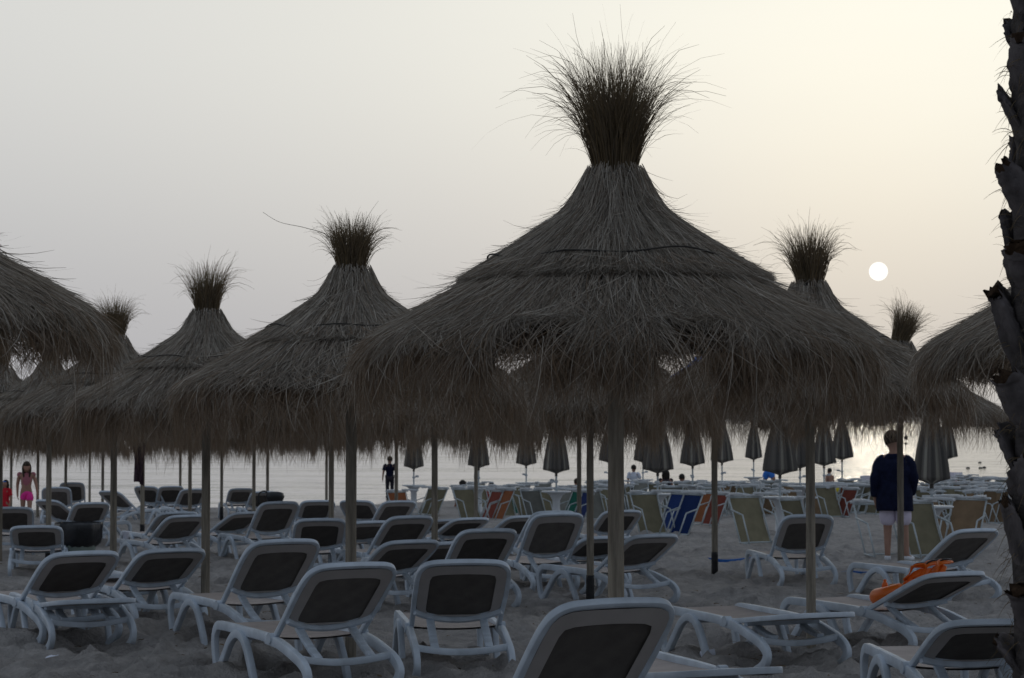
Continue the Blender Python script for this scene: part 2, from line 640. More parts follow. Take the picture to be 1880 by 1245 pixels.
def thatch_meshes(seed, q, wid, drop, gaps=()):
    """skirt, cap and fringe straw of one parasol; q scales the number of strands"""
    rg = np.random.default_rng(seed)
    n = int(11000 * q)
    skirt = []
    sb = S_BAND - 0.16
    ph = rg.random(n) * 2 * np.pi
    cut = S_RIM - .12 + .19 * np.clip(.45 + ang_noise(ph, 14, rg) + .5 * ang_noise(ph * 3, 6, rg), 0, 1) + .05 * rg.normal(0, 1, n)
    s0 = sb + (S_RIM - sb - .03) * rg.random(n) ** .8
    for gp, gw in gaps:                                 # places where the weather has thinned the rim
        dd = np.abs((ph - gp + np.pi) % (2 * np.pi) - np.pi)
        cut = np.where(dd < gw, np.minimum(cut, S_RIM - .15 + .15 * (dd / gw) ** 2), cut)
        s0 = np.where(dd < gw, np.minimum(s0, S_RIM - .24), s0)
    skirt.append(straws(n, s0, np.minimum(.30 + .28 * rg.random(n), np.maximum(cut - s0, .10)), rg, off1=.026, lift=.014, swirl=.17, wid=wid, brown=.22, bright=.44, phi=ph))
    n = int(1100 * q)                                   # unruly straws standing off the surface
    skirt.append(straws(n, sb + (S_RIM - sb) * rg.random(n), .16 + .26 * rg.random(n), rg, off1=.030, lift=.040, swirl=.28, wid=wid * .8, brown=.3, bright=.6))
    n = int(5600 * q)                                   # hanging fringe
    ph = rg.random(6 * n) * 2 * np.pi
    dens = ang_noise(ph, 16, rg) + .6 * ang_noise(ph * 3, 8, rg)
    for gp, gw in gaps:
        dd = np.abs((ph - gp + np.pi) % (2 * np.pi) - np.pi)
        dens = np.where(dd < gw, -.33 + .05 * (dd / gw), dens)
    ph = ph[rg.random(6 * n) < np.clip(.20 + .60 * dens, .012, 1)][:n]
    n = len(ph)
    f0 = S_RIM - .26 + .30 * rg.random(n)
    ln = S_RIM + drop * (.10 + .80 * rg.random(n) ** 1.8) * np.clip(1 + .34 * ang_noise(ph, 12, rg), .5, 1.6) - f0
    skirt.append(straws(n, f0, np.maximum(ln, .1), rg, off0=-.10, off1=.02, lift=.03, swirl=.13, clump=.5, wid=wid, brown=.75, bright=.40, phi=ph))
    n = int(1200 * q)
    skirt.append(straws(n, S_RIM + .05 * rg.random(n), drop * (.6 + .9 * rg.random(n) ** 1.5), rg, off0=-.06, off1=.0, lift=.03, swirl=.2, clump=.5, wid=wid * .7, brown=.8, bright=.3))
    n = int(2000 * q)                                   # straws on the underside
    u0 = S_BAND + (S_RIM - .2 - S_BAND) * rg.random(n)
    skirt.append(straws(n, u0, np.minimum(.25 + .2 * rg.random(n), np.maximum(S_RIM - .12 - u0 + .1 * rg.random(n), .08)), rg, off0=-.16, off1=-.06, lift=.03, swirl=.3, wid=wid, brown=.85, bright=.3))
    cap = []
    n = int(6500 * q)
    c0 = (S_BAND - .12) * rg.random(n) ** .75
    ln = np.minimum(.24 + .30 * rg.random(n), S_BAND + .012 - c0 + .02 * rg.random(n))
    cap.append(straws(n, c0, ln, rg, off0=.030, off1=.052, lift=.007, swirl=.10, wid=wid, brown=.15, bright=.45))
    n = int(700 * q)
    c0 = S_BAND * rg.random(n)
    cap.append(straws(n, c0, .12 + .2 * rg.random(n), rg, off0=.03, off1=.05, lift=.045, swirl=.3, wid=wid * .8, brown=.15))
    n = int(900 * q)                                    # cut lower edge of the upper layer
    cap.append(straws(n, S_BAND - .10 - .04 * rg.random(n), .10 + .05 * rg.random(n), rg, off0=.0, off1=.058, lift=.016, swirl=.14, wid=wid * 1.2, brown=.45, bright=.5))
    mk = lambda nm, ps: fast_mesh(nm, *merge(ps)[:2], M['straw'], merge(ps)[2])
    return mk('thatch_skirt', skirt), mk('thatch_cap', cap)


def tuft_mesh(seed, N, wid, L=0.42, spread=1.0):
    rg = np.random.default_rng(seed)
    K = 9
    a = rg.random(N) * 2 * np.pi
    rr = np.sqrt(rg.random(N))
    p = np.stack([.104 * rr * np.cos(a), .104 * rr * np.sin(a), np.full(N, 2.835)], 1)
    tilt = rr * .125 * spread + rg.normal(0, .05, N) + rr ** 2 * np.abs(rg.normal(0, .07, N)) * spread
    d = np.stack([np.cos(a) * np.sin(tilt), np.sin(a) * np.sin(tilt), np.cos(tilt)], 1)
    ln = L * np.clip(rg.normal(.80, .20, N), .25, 1.12)
    wild = rg.random(N) < .13
    ln[wild] *= 1.3
    bend = np.abs(rg.normal(.02, .03, N)) + rr ** 3 * np.abs(rg.normal(.0, .13, N)) + wild * rg.random(N) * .34
    pts = [p * np.array([.75, .75, 1]) - np.array([0, 0, .12])]
    out = np.stack([np.cos(a), np.sin(a), np.zeros(N)], 1)
    for k in range(K - 1):
        pts.append(p.copy())
        p = p + d * (ln / (K - 2))[:, None]
        t = k / (K - 1)
        d = d + (out * .5 + np.array([0, 0, -.9])) * (bend * (0.4 + 1.6 * t))[:, None] + rg.normal(0, .085, (N, 3))
        d /= np.linalg.norm(d, axis=1, keepdims=True)
    P = np.stack(pts[:K], 1)
    tone = np.zeros((N, 4))
    tone[:, 0] = np.clip(rg.normal(.4, .25, N), 0, 1)
    tone[:, 1] = np.clip(rg.normal(.35, .3, N), 0, 1)
    tone[:, 3] = 1
    return fast_mesh('topknot', *ribbons(P, wid * (.6 + .8 * rg.random(N)), rg, tone)[:2], M['tuft'], tone=np.repeat(tone, K * 2, axis=0))


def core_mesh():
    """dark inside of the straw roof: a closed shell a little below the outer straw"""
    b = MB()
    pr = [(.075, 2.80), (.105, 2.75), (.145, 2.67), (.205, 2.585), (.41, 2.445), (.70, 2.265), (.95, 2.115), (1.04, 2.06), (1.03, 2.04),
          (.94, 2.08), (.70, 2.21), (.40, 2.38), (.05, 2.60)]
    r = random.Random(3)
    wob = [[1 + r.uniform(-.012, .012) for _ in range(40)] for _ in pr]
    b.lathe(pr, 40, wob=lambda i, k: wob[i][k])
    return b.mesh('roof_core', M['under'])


def rope_mesh(r, z, rad, seed=1):
    b = MB()
    rn = random.Random(seed)
    ph = rn.random() * 6
    pts = [(r * math.cos(a), r * math.sin(a), z + .012 * math.sin(a * 7 + ph) + .010 * math.sin(a * 3)) for a in [2 * math.pi * k / 60 for k in range(61)]]
    sec = [(rad * math.cos(2 * math.pi * k / 5), rad * math.sin(2 * math.pi * k / 5)) for k in range(5)]
    b.sweep(pts, sec, (0, 0, 1))
    return b.mesh('tie_rope', M['rope'])


def frame_mesh():
    b = MB()
    for k in range(4):
        a = k * math.pi / 2 + .3
        c, s = math.cos(a), math.sin(a)
        b.box((.62 * c, .62 * s, 2.03), (.035, 1.26, .06), Matrix.Rotation(a, 3, 'Z'))
    return b.mesh('roof_frame', M['wood_dark'], False)


def rafter_mesh():
    b = MB()
    b.tube([(.03, 0, 2.58), (.55, 0, 2.26), (1.06, 0, 1.99)], .022, 7, .018)
    return b.mesh('rafter', M['wood_dark'])


def pole_mesh(seed, r):
    rn = random.Random(seed)
    b = MB()
    prof = [(-.35, r * 1.05)] + [(k * .19, r * (1.03 - .06 * k / 14)) for k in range(0, 15)]
    w = [[1 + rn.uniform(-.035, .035) for _ in range(11)] for _ in prof]
    ph = [1 + rn.uniform(-.07, .07) for _ in range(11)]
    b.lathe([(q, z) for z, q in prof], 11, wob=lambda i, k: w[i][k] * ph[k])
    return b.mesh('pole', M['wood'])


def sleeve_mesh(r):
    b = MB()
    b.lathe([(r * 1.14, -.1), (r * 1.13, .30), (r * 1.08, .34)], 12)
    return b.mesh('pole_sleeve', M['sleeve'])


_a = rg.random(DEBRIS) * 6.28
_l = .03 + .10 * rg.random(DEBRIS) ** 2
_dg = bpy.context.evaluated_depsgraph_get()
_beach = bpy.data.objects['beach']
_z = []
for _x, _y in zip(cx, cy):
    hit, loc, *_ = _beach.ray_cast(Vector((_x, _y, 5)), Vector((0, 0, -1)))
    _z.append(loc.z + .008 if hit else 0)
_P = np.stack([np.stack([cx + np.cos(_a) * _l * q, cy + np.sin(_a) * _l * q, np.array(_z) + .006 * math.sin(q * 3)], 1) for q in (0, .33, .66, 1)], 1)
_t = np.zeros((DEBRIS, 4)); _t[:, 0] = rg.random(DEBRIS) * .5; _t[:, 1] = rg.random(DEBRIS); _t[:, 3] = 1
_v, _f, _c = ribbons(_P, np.full(DEBRIS, .009), rg, _t)
litter = put('straw_litter', fast_mesh('straw_litter', _v, _f, M['tuft'], _c))
litter['kind'] = 'stuff'
CORE, RAFTER, FRAME = core_mesh(), rafter_mesh(), frame_mesh()
TIE_NECK = rope_mesh(.098, 2.835, .008, 1)
TIE_BAND = rope_mesh(.600, 2.425, .0045, 2)
POLES = [pole_mesh(k, .037) for k in range(4)]
SLEEVE = sleeve_mesh(.037)
TH = {'near': [thatch_meshes(1, 2.4, .0032, .26, [(R(a) - .4, R(w_)) for a, w_ in ((-111, 9), (-104, 5), (117, 13), (-77, 7), (-70, 5), (73, 11), (66, 6))]), thatch_meshes(8, 1.8, .0042, .17)], 'mid': [thatch_meshes(2, 1.15, .0052, .28), thatch_meshes(3, 1.15, .0052, .40)], 'far': [thatch_meshes(4, .46, .0100, .38), thatch_meshes(5, .46, .0100, .43)]}
TU = {'near': [tuft_mesh(11, 2200, .0034, .54, .95)], 'mid': [tuft_mesh(12, 1300, .0042, .37), tuft_mesh(13, 800, .0046, .43, .9), tuft_mesh(14, 1000, .0048, .43, 1.0)],
      'far': [tuft_mesh(15, 450, .008, .40)]}


def parasol(px, Y, tier, label, rot=0.0, tv=0, hv=0, sleeve=False, scale=(1, 1, 1), lean=(0, 0), tl=(0, 0)):
    loc = on_sand(px, Y)
    if tier != 'near':
        scale = (scale[0], scale[1], 1 - .02 * random.random())
    t = thing('thatched_parasol', label, 'beach parasol', loc, 0, 'thatched parasols in rows on the beach')
    sk, cp = TH[tier][hv % len(TH[tier])]
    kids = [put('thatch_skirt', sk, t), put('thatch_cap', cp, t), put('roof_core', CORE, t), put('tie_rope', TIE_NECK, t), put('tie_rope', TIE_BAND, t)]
    tu = put('topknot', TU[tier][tv % len(TU[tier])], t)
    kids.append(tu)
    kids.append(put('roof_frame', FRAME, t))
    for k in kids:
        k.rotation_euler = (lean[0], lean[1], rot)
        k.scale = scale
    if tl != (0, 0):
        m = Matrix.Translation((0, 0, 2.83)) @ Matrix.Rotation(tl[0], 4, 'X') @ Matrix.Rotation(tl[1], 4, 'Y') @ Matrix.Translation((0, 0, -2.83)) @ Matrix.Rotation(rot, 4, 'Z')
        tu.matrix_local = m
    for k in range(8):
        put('rafter', RAFTER, t, rot=(0, 0, rot + k * math.pi / 4 + .39))
    p = put('pole', POLES[int(abs(px)) % 4], t, rot=(0, 0, rot))
    if sleeve:
        put('pole_sleeve', SLEEVE, p)
    return t


parasol(1130, 10.2, 'near', 'biggest straw parasol, its wild shaggy topknot standing highest against the pale sky', rot=.4)
parasol(-345, 9.0, 'near', 'straw parasol cut off by the picture edge, only its high shaggy rim showing', rot=2.4, hv=1, scale=(1, 1, 1.025))
parasol(2103, 11.6, 'near', 'straw parasol mostly hidden by the palm trunk, only its drooping rim showing', rot=4.2, hv=1, scale=(1, 1, 1.02))
ROUND = parasol(645, 15.3, 'mid', 'straw parasol with tidy round topknot over the loungers, one long stray straw sticking out', rot=.7, tv=0, hv=0)
parasol(1487, 16.75, 'mid', 'straw parasol with brush-like topknot beside the low sun, pole behind the flat lounger', rot=1.9, tv=2, hv=0)
parasol(379, 19.5, 'mid', 'straw parasol with a small flared topknot, its pole bare down to the sand', rot=3.1, tv=1, hv=1)
parasol(1083, 21.6, 'mid', 'straw parasol half hidden under the biggest one, its black-footed pole beside the thicker pole', rot=5.0, tv=2, hv=1, sleeve=True, scale=(1.06, 1.06, 1))
parasol(1652, 24.9, 'mid', 'straw parasol with windswept leaning topknot, pole in front of the man in navy', rot=.2, tv=1, hv=0, tl=(0, .35), scale=(1.0, 1.0, 1))
parasol(210, 24.0, 'mid', 'straw parasol whose topknot peeks out behind a drooping rim, pole next to the bin', rot=2.2, tv=2, hv=1)
parasol(798, 26.6, 'far', 'straw parasol behind the round-tufted one, pole rising between the loungers and closed parasols', rot=1.1, hv=0)
parasol(1311, 26.9, 'mid', 'straw parasol with a blue sheet caught on its slope and a black-footed pole', rot=.3, hv=0, sleeve=True)
parasol(91, 30.6, 'far', 'straw parasol with black-footed pole in front of the reclined loungers near the girl', rot=2.9, hv=0, sleeve=True)
parasol(609, 31.6, 'far', 'straw parasol whose pole passes in front of the upright lounger beside a thinner pole', rot=.9, hv=1)
parasol(1063, 34.0, 'far', 'straw parasol whose slim pole stands by the green and navy folded chairs', rot=4.9, hv=0)
parasol(2, 31.5, 'far', 'straw parasol at the picture edge, pole in front of the child in red', rot=3.9, hv=1)
parasol(263, 38.0, 'far', 'straw parasol with a plum towel hanging under its rim', rot=1.7, hv=0, sleeve=True)
parasol(467, 43.5, 'far', 'straw parasol whose pole stands in front of the loungers with the black bag', rot=2.0, hv=1)
parasol(874, 41.0, 'far', 'straw parasol whose pole covers a closed canvas parasol and the red chairs', rot=.1, hv=0)
parasol(350, 45.0, 'far', 'straw parasol with pole in front of the endmost lounger of the upright trio', rot=4.4, hv=1)
parasol(728, 44.0, 'far', 'straw parasol whose pole half hides the man in the navy shirt', rot=5.2, hv=0)
parasol(408, 52.0, 'far', 'straw parasol with black-footed pole alone on bare sand near the water', rot=.6, hv=1, sleeve=True)
parasol(492, 55.0, 'far', 'straw parasol whose thin pole stands behind the black bag', rot=1.3, hv=0)
parasol(600, 58.0, 'far', 'straw parasol whose thin pole touches the thicker pole beside it', rot=3.3, hv=1)
parasol(332, 60.0, 'far', 'straw parasol whose thin pole rises between two upright loungers by the water', rot=2.6, hv=0)
parasol(190, 55.0, 'far', 'straw parasol with thin pole in front of the lounger that faces the other way', rot=5.6, hv=1)
parasol(166, 69.0, 'far', 'straw parasol with the thinnest pole, standing alone by the water edge', rot=.9, hv=0)
parasol(122, 56.0, 'far', 'straw parasol whose thin pole rises in front of the upright lounger by the water', rot=1.0, hv=1)
parasol(71, 57.0, 'far', 'straw parasol whose thin pole rises behind the girl in pink', rot=4.0, hv=0)
parasol(22, 60.0, 'far', 'straw parasol whose thin pole rises behind the child in red', rot=2.3, hv=1)

# one long straw sticking out of a topknot
# ------------------------------------------------------------------ sun loungers
HY, HZ, BL = -.15, .335, .78


def sweep_yz(b, x, pts, w, h, n=6):
    b.sweep(catmull([(x, p[0], p[1]) for p in pts], n), rrect(w, h), (1, 0, 0))


def lounger_parts():
    d = {}
    for s in (-1, 1):
        b = MB()
        sweep_yz(b, s * .312, [(.845, -.03), (.905, .05), (.945, .17), (.945, .28), (.885, .345), (.78, .355), (.45, .348), (.10, .338), (-.16, .325)], .040, .062)
        b.tube([(s * .300, HY, HZ), (s * .352, HY, HZ)], .036, 12)
        d['side_rail', s] = b.mesh('side_rail', M['white'], sharp=True)
        b = MB()
        sweep_yz(b, s * .338, [(.845, -.03), (.79, .045), (.67, .17), (.56, .275), (.44, .325), (.32, .29), (.235, .19), (.165, .07), (.12, -.03)], .044, .058)
        d['front_leg', s] = b.mesh('front_leg', M['white'], sharp=True)
        b = MB()
        sweep_yz(b, s * .320, [(-.06, .325), (-.28, .305), (-.50, .255), (-.66, .205), (-.735, .14), (-.69, .065), (-.56, .005), (-.50, -.03)], .044, .066)
        d['rear_leg', s] = b.mesh('rear_leg', M['white'], sharp=True)
    b = MB()
    b.grid(lambda u, v: ((v - .5) * .60, .90 - u * 1.02, .362 - .012 * math.sin(u * math.pi) - .018 * (1 - (2 * v - 1) ** 2) * math.sin(min(1, u * 3) * 1.57) - .020 * u), 16, 8)
    b.grid(lambda u, v: ((.5 - v) * .60, .90 - u * 1.02, .350 - .012 * math.sin(u * math.pi) - .018 * (1 - (2 * v - 1) ** 2) * math.sin(min(1, u * 3) * 1.57) - .020 * u), 16, 8)
    d['seat_sling'] = b.mesh('seat_sling', M['sling'])
    b = MB()
    b.sweep(catmull([(x, -.62 + .03 * (1 - (x / .31) ** 2), .235 - .035 * (1 - (x / .31) ** 2)) for x in (-.31, -.25, -.12, 0, .12, .25, .31)], 3), rrect(.045, .05), (0, 0, 1))
    d['cross_bar'] = b.mesh('cross_bar', M['white'], sharp=True)
    b = MB()
    b.sweep(catmull([(x, .44, .295) for x in (-.325, 0, .325)], 2), rrect(.03, .04), (0, 0, 1))
    d['front_brace'] = b.mesh('front_brace', M['white'], sharp=True)
    # backrest in its own frame: hinge at the origin, runs along -Y
    rim = [(-.305, .03, 0), (-.307, -.18, 0), (-.312, -.42, .004), (-.308, -.62, .008), (-.285, -.725, .010), (-.225, -.775, .012), (-.11, -.787, .013), (0, -.790, .013)]
    rim = rim + [(-x, y, z) for x, y, z in reversed(rim[:-1])]
    b = MB()
    b.sweep(catmull(rim, 5), rrect(.036, .034), (0, 0, 1))
    d['backrest_frame'] = b.mesh('backrest_frame', M['white'], sharp=True)

    def inset(u, v, k, z):      # rounded panel following the rim
        y = -.20 - u * .575
        hw = .292 - .055 * max(0, (u - .80) / .20) ** 2
        yy = y + (.06 * (1 - (2 * v - 1) ** 2) if k else 0) * (1 - u)
        return ((v - .5) * 2 * hw, yy, z)
    b = MB()
    b.grid(lambda u, v: inset(u, v, 1, .004), 12, 12)
    d['backrest_sling'] = b.mesh('backrest_sling', M['sling'])
    b = MB()
    # taupe band on the back: outer outline minus inner window
    n = 48
    outer, inner = [], []
    for k in range(n):
        a = 2 * math.pi * k / n
        c, s_ = math.cos(a), math.sin(a)
        q = 1 / max(abs(c), abs(s_))
        rad = (abs(c) ** 6 + abs(s_) ** 6) ** (-1 / 6)
        outer.append((.294 * c * rad, -.475 + .300 * s_ * rad, -.010))
        rad2 = (abs(c) ** 12 + abs(s_) ** 12) ** (-1 / 12)
        x, y = .225 * c * rad2, -.432 + .236 * s_ * rad2
        x *= 1 + .09 * (-.430 - y) / .222 * 0
        if s_ < 0:
            y -= .016 * (1 - (x / .225) ** 2)
        else:
            y += .040 * (1 - (x / .225) ** 2)
        inner.append((x, y, -.014))
    b.ring_sweep([outer, inner], caps=False)
    d['back_band'] = b.mesh('back_band', M['taupe'])
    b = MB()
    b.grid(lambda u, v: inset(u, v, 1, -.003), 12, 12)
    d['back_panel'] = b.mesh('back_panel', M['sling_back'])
    b = MB()
    b.sweep(catmull([(x, -.235 + .105 * (1 - (x / .30) ** 2), -.014) for x in (-.30, -.24, -.15, -.05, .05, .15, .24, .30)], 3), rrect(.058, .028), (0, 0, 1))
    d['lower_rail'] = b.mesh('lower_rail', M['white'], sharp=True)
    b = MB()
    b.sweep([(0, 0, 0), (0, .33, .010), (0, .66, .010), (0, 1, 0)], rrect(.054, .030), (1, 0, 0))
    d['prop_strut'] = b.mesh('prop_strut', M['white'], sharp=True)
    return d


LP = lounger_parts()


def pose_back(t, alpha):
    child(t, 'backrest')[0].rotation_euler = (-alpha, 0, 0)
    a = Vector((0, HY - .155 * math.cos(alpha) + .012 * math.sin(alpha), HZ + .155 * math.sin(alpha) - .03 * math.cos(alpha)))
    b = Vector((0, -.60, .225))
    if alpha < R(9):
        a = Vector((0, HY - .20, HZ - .035))
        b = Vector((0, -.60, .245))
    dv = b - a
    for s, o in zip((-1, 1), child(t, 'prop_strut')):
        o.location = (s * .185, a.y, a.z)
        o.rotation_euler = (math.atan2(dv.z, dv.y), 0, 0)
        o.scale = (1, dv.length, 1)


def make_lounger():
    t = thing('sun_lounger', '', 'sun lounger', (0, 0, 0), 0, 'white sun loungers on the sand')
    for nm in ('side_rail', 'front_leg', 'rear_leg'):
        for s in (-1, 1):
            put(nm, LP[nm, s], t)
    put('seat_sling', LP['seat_sling'], t)
    put('cross_bar', LP['cross_bar'], t)
    put('front_brace', LP['front_brace'], t)
    for s in (-1, 1):
        put('prop_strut', LP['prop_strut'], t)
    b = put('backrest', LP['backrest_frame'], t, (0, HY, HZ))
    for nm in ('backrest_sling', 'back_band', 'back_panel', 'lower_rail'):
        put(nm, LP[nm], b)
    return t


PROTO = make_lounger()
_used = []
LOUNGERS = {}


def lounger(key, px, py, Y, theta, label, alpha=None):
    """px, py: where the middle of the top edge of its backrest shows; Y: how far away that edge is"""
    p = W(px, py, Y)
    th = R(theta)
    c, s = math.cos(th), math.sin(th)
    base = Vector((p.x, p.y, 0))
    for _ in range(4):
        g = gz(base.x, base.y)
        al = R(alpha) if alpha is not None else math.asin(max(.04, min(.88, (p.z - g - HZ) / BL)))
        ly = HY - BL * math.cos(al)
        base = Vector((p.x + s * ly, p.y - c * ly, 0))
    t = PROTO if not _used else clone(PROTO)
    _used.append(t)
    t.location = (base.x, base.y, gz(base.x, base.y) - .012)
    t.rotation_euler = (math.atan(-.016), 0, th)
    t['label'] = label
    pose_back(t, al)
    LOUNGERS[key] = t
    return t


lounger('a1', 655, 1043, 13.9, 28, 'front-row white lounger with raised back, overlapping a similar one behind it')
lounger('a2', 855, 1037, 14.6, 8, 'white lounger seen straight from behind in front row, back half raised')
lounger('a3', 1137, 1114, 9.25, 27, 'largest white lounger, only its backrest rising from the bottom edge under the biggest parasol')
lounger('a4', 528, 998, 17.2, 30, 'white lounger with raised back next to the bare pole, behind a front-row one')
lounger('a5', 1486, 950, 25.3, 8, 'upright white lounger seen straight from behind, a parasol pole crossing its back')
lounger('a6', 1028, 947, 24.0, 20, 'tall upright white lounger just beside the two close-set poles')
lounger('a7', 900, 977, 21.5, 20, 'white lounger with raised back directly behind the straight-on front-row lounger')
lounger('a8', 760, 998, 21.0, 30, 'low-reclined white lounger beside the thick pole, behind the front-row pair')
lounger('a9', 757, 952, 26.0, 28, 'white lounger with raised back right behind the low-reclined one beside the thick pole')
lounger('a10', 735, 923, 37.0, 24, 'white lounger nearest the orange folded chair, back half raised')
lounger('a11', 590, 957, 26.5, 10, 'white lounger facing straight away, partly behind the raised front-row lounger and thick pole')
lounger('a12', 516, 925, 31.5, 28, 'tall raised white lounger with its arched foot end clear on open sand')
lounger('a13', 585, 922, 39.0, 15, 'upright white lounger crossed by two neighbouring poles')
lounger('a14', 652, 922, 39.0, -12, 'upright white lounger half hidden by the thick pole in the rear row')
lounger('a15', 687, 961, 29.5, 28, 'low-reclined white lounger peeking from behind the thick pole')
lounger('a16', 868, 955, 31.0, 32, 'low white lounger in front of the red folded chairs')
lounger('a17', 968, 951, 31.0, 30, 'low white lounger in front of the grey folded chair, behind the tall upright one')
lounger('a18', 832, 957, 34.0, 34, 'low white lounger just showing beside the pole and behind another low one')
lounger('a19', 1145, 941, 32.0, 18, 'white lounger partly behind the thickest pole, in front of the big beige chair')
lounger('a20', 1205, 987, 22.0, 30, 'low-reclined white lounger on open sand below the blue folded chairs')
lounger('a21', 842, 1000, 23.5, 28, 'low white lounger, only a corner showing beside the one behind the straight-on lounger')
lounger('a22', 1118, 990, 24.5, 22, 'low white lounger hidden between the two close-set poles')
lounger('a22b', 1020, 943, 28.0, 22, 'white lounger almost covered by the tall upright one in front of it')
lounger('b1', 158, 1020, 17.5, 32, 'low-reclined white lounger in front of the bin')
lounger('b2', 322, 1014, 19.0, 30, 'low-reclined white lounger next to the bare pole')
lounger('b3', 182, 1096, 16.9, 24, 'white lounger lying flat on the open sand below the bin', alpha=4)
lounger('b4', 66, 970, 27.0, 10, 'low white lounger facing straight away behind the black-footed pole, beside the bin')
lounger('b5', 22, 935, 33.0, 12, 'white lounger at the picture edge below the child in red')
lounger('b6', 84, 921, 38.0, -34, 'white lounger turned the other way, its back sloping beside the girl in pink')
lounger('b7', 170, 926, 37.0, 24, 'raised white lounger just above the black bin bag')
lounger('b8', 103, 897, 48.0, 8, 'upright white lounger half hidden by the black-footed pole beside the girl')
lounger('b9', 132, 888, 56.0, 8, 'upright white lounger with a thin pole across it, standing at the water edge')
lounger('b10', 198, 904, 48.0, -30, 'upright white lounger facing the other way beside the towel pole')
lounger('b11', 266, 895, 54.0, -12, 'first of three upright loungers by the water, behind the towel pole')
lounger('b12', 315, 895, 54.0, 18, 'middle of three upright loungers by the water')
lounger('b13', 357, 900, 50.0, 24, 'last of three upright loungers by the water, half behind the bare pole')
lounger('b14', 347, 950, 29.5, 34, 'low white lounger with a cup on its arched foot end')
lounger('b15', 330, 944, 32.5, 28, 'low white lounger mostly covered by the one with the cup')
lounger('b16', 444, 899, 55.0, 16, 'upright white lounger next to the one carrying the black bag')
lounger('b17', 487, 905, 49.0, 18, 'upright white lounger with a black bag hung over its top')
lounger('b18', 458, 944, 33.0, 42, 'low white lounger behind the tall raised one, beside the bare pole')
lounger('b19', 238, 1026, 20.5, 28, 'flat white lounger end showing past the low-reclined one in front of the bin', alpha=4)
lounger('c1', 1508, 1130, 15.2, 22, 'white lounger lying flat in front of the one with the orange float', alpha=5)
lounger('c2', 1760, 1058, 16.4, 28, 'white lounger with the orange swim float lying on it')
lounger('c3', 1797, 977, 22.3, 28, 'raised white lounger beside the palm trunk, behind the orange float')
lounger('c4', 1838, 1149, 11.6, 4, 'white lounger seen straight from behind at the foot of the palm trunk')
lounger('c5', 1352, 1262, 11.2, 22, 'white lounger of which only the seat shows beside the largest backrest', alpha=5)

# ------------------------------------------------------------------ closed canvas parasols and pedestal tables


def closed_canopy(seed, w=.31, h=1.25):
    rn = random.Random(seed)
    n = 96
    V, Fq, tone = [], [], []
    zs = [(-.055, .08), (-.03, .55), (0, 1.0), (.05, 1.0), (.25, .93), (.5, .80), (.75, .62), (1.0, .40), (1.15, .22), (1.25, .06)]
    amp = [rn.uniform(.10, .26) for _ in range(16)]
    ph = [rn.uniform(-.2, .2) for _ in range(16)]
    cols = [(.125, .115, .105), (.15, .138, .125), (.34, .32, .275), (.09, .085, .08)]
    for i, (z, k) in enumerate(zs):
        for j in range(n):
            a = 2 * math.pi * j / n
            g = int(j / n * 16)
            fold = 1 - amp[g] * abs(math.sin(a * 8 + ph[g] * (z < .9)))
            r = w * k * fold
            V.append((r * math.cos(a), r * math.sin(a), z + (.03 * fold if 1 <= i <= 3 else 0)))
            q = (j % 12)
            c = cols[2] if q in (2, 3, 4) and (j // 12 + seed) % 3 != 0 else (cols[3] if q in (9, 10, 11) else cols[(j // 5) % 2])
            tone.append(c + (1,))
    for i in range(len(zs) - 1):
        for j in range(n):
            Fq.append((i * n + j, i * n + (j + 1) % n, (i + 1) * n + (j + 1) % n, (i + 1) * n + j))
    return fast_mesh('closed_canopy', np.array(V), np.array(Fq), M['stripe'], np.array(tone))


CAN = [closed_canopy(k) for k in (1, 2, 3)]
b = MB(); b.tube([(0, 0, -.2), (0, 0, 1.2), (0, 0, 2.55)], .022, 10); PPOLE = b.mesh('pole', M['metal'])
b = MB(); b.lathe([(.035, .0), (.05, .03), (.035, .06)], 12); b.tube([(.03, 0, .03), (.12, 0, .05)], .014, 6); b.lathe([(.05, 0), (.055, .05), (.02, .06)], 10, (.13, 0, .03)); PCLAMP = b.mesh('clamp', M['table'])
b = MB(); b.tube([(0, 0, 0), (0, 0, .10)], .032, 10); PHUB = b.mesh('hub', M['sling_back'])
b = MB()
b.lathe([(.20, -.03), (.20, .02), (.10, .06), (.085, .35), (.09, .52), (.15, .64), (.24, .70)], 22)
TCOL = b.mesh('pedestal', M['table'])
b = MB()
b.lathe([(.25, .69), (.335, .705), (.345, .72), (.335, .735), (.03, .735)], 28)
TTOP = b.mesh('table_top', M['table'])


def closed_parasol(px, Y, zb, label, v=0, s=1.0, table=None, rot=0.0):
    p = on_sand(px, Y)
    t = thing('closed_parasol', label, 'closed parasol', p, rot, 'closed canvas parasols above the tables')
    put('pole', PPOLE, t)
    put('closed_canopy', CAN[v % 3], t, (0, 0, zb), ).scale = (s, s, 1)
    put('hub', PHUB, t, (0, 0, zb - .12))
    put('clamp', PCLAMP, t, (0, 0, .92), (0, 0, rot * 3))
    if table:
        k = thing('pedestal_table', table, 'table', p, 0, 'white pedestal tables')
        put('pedestal', TCOL, k)
        put('table_top', TTOP, k)
    return t


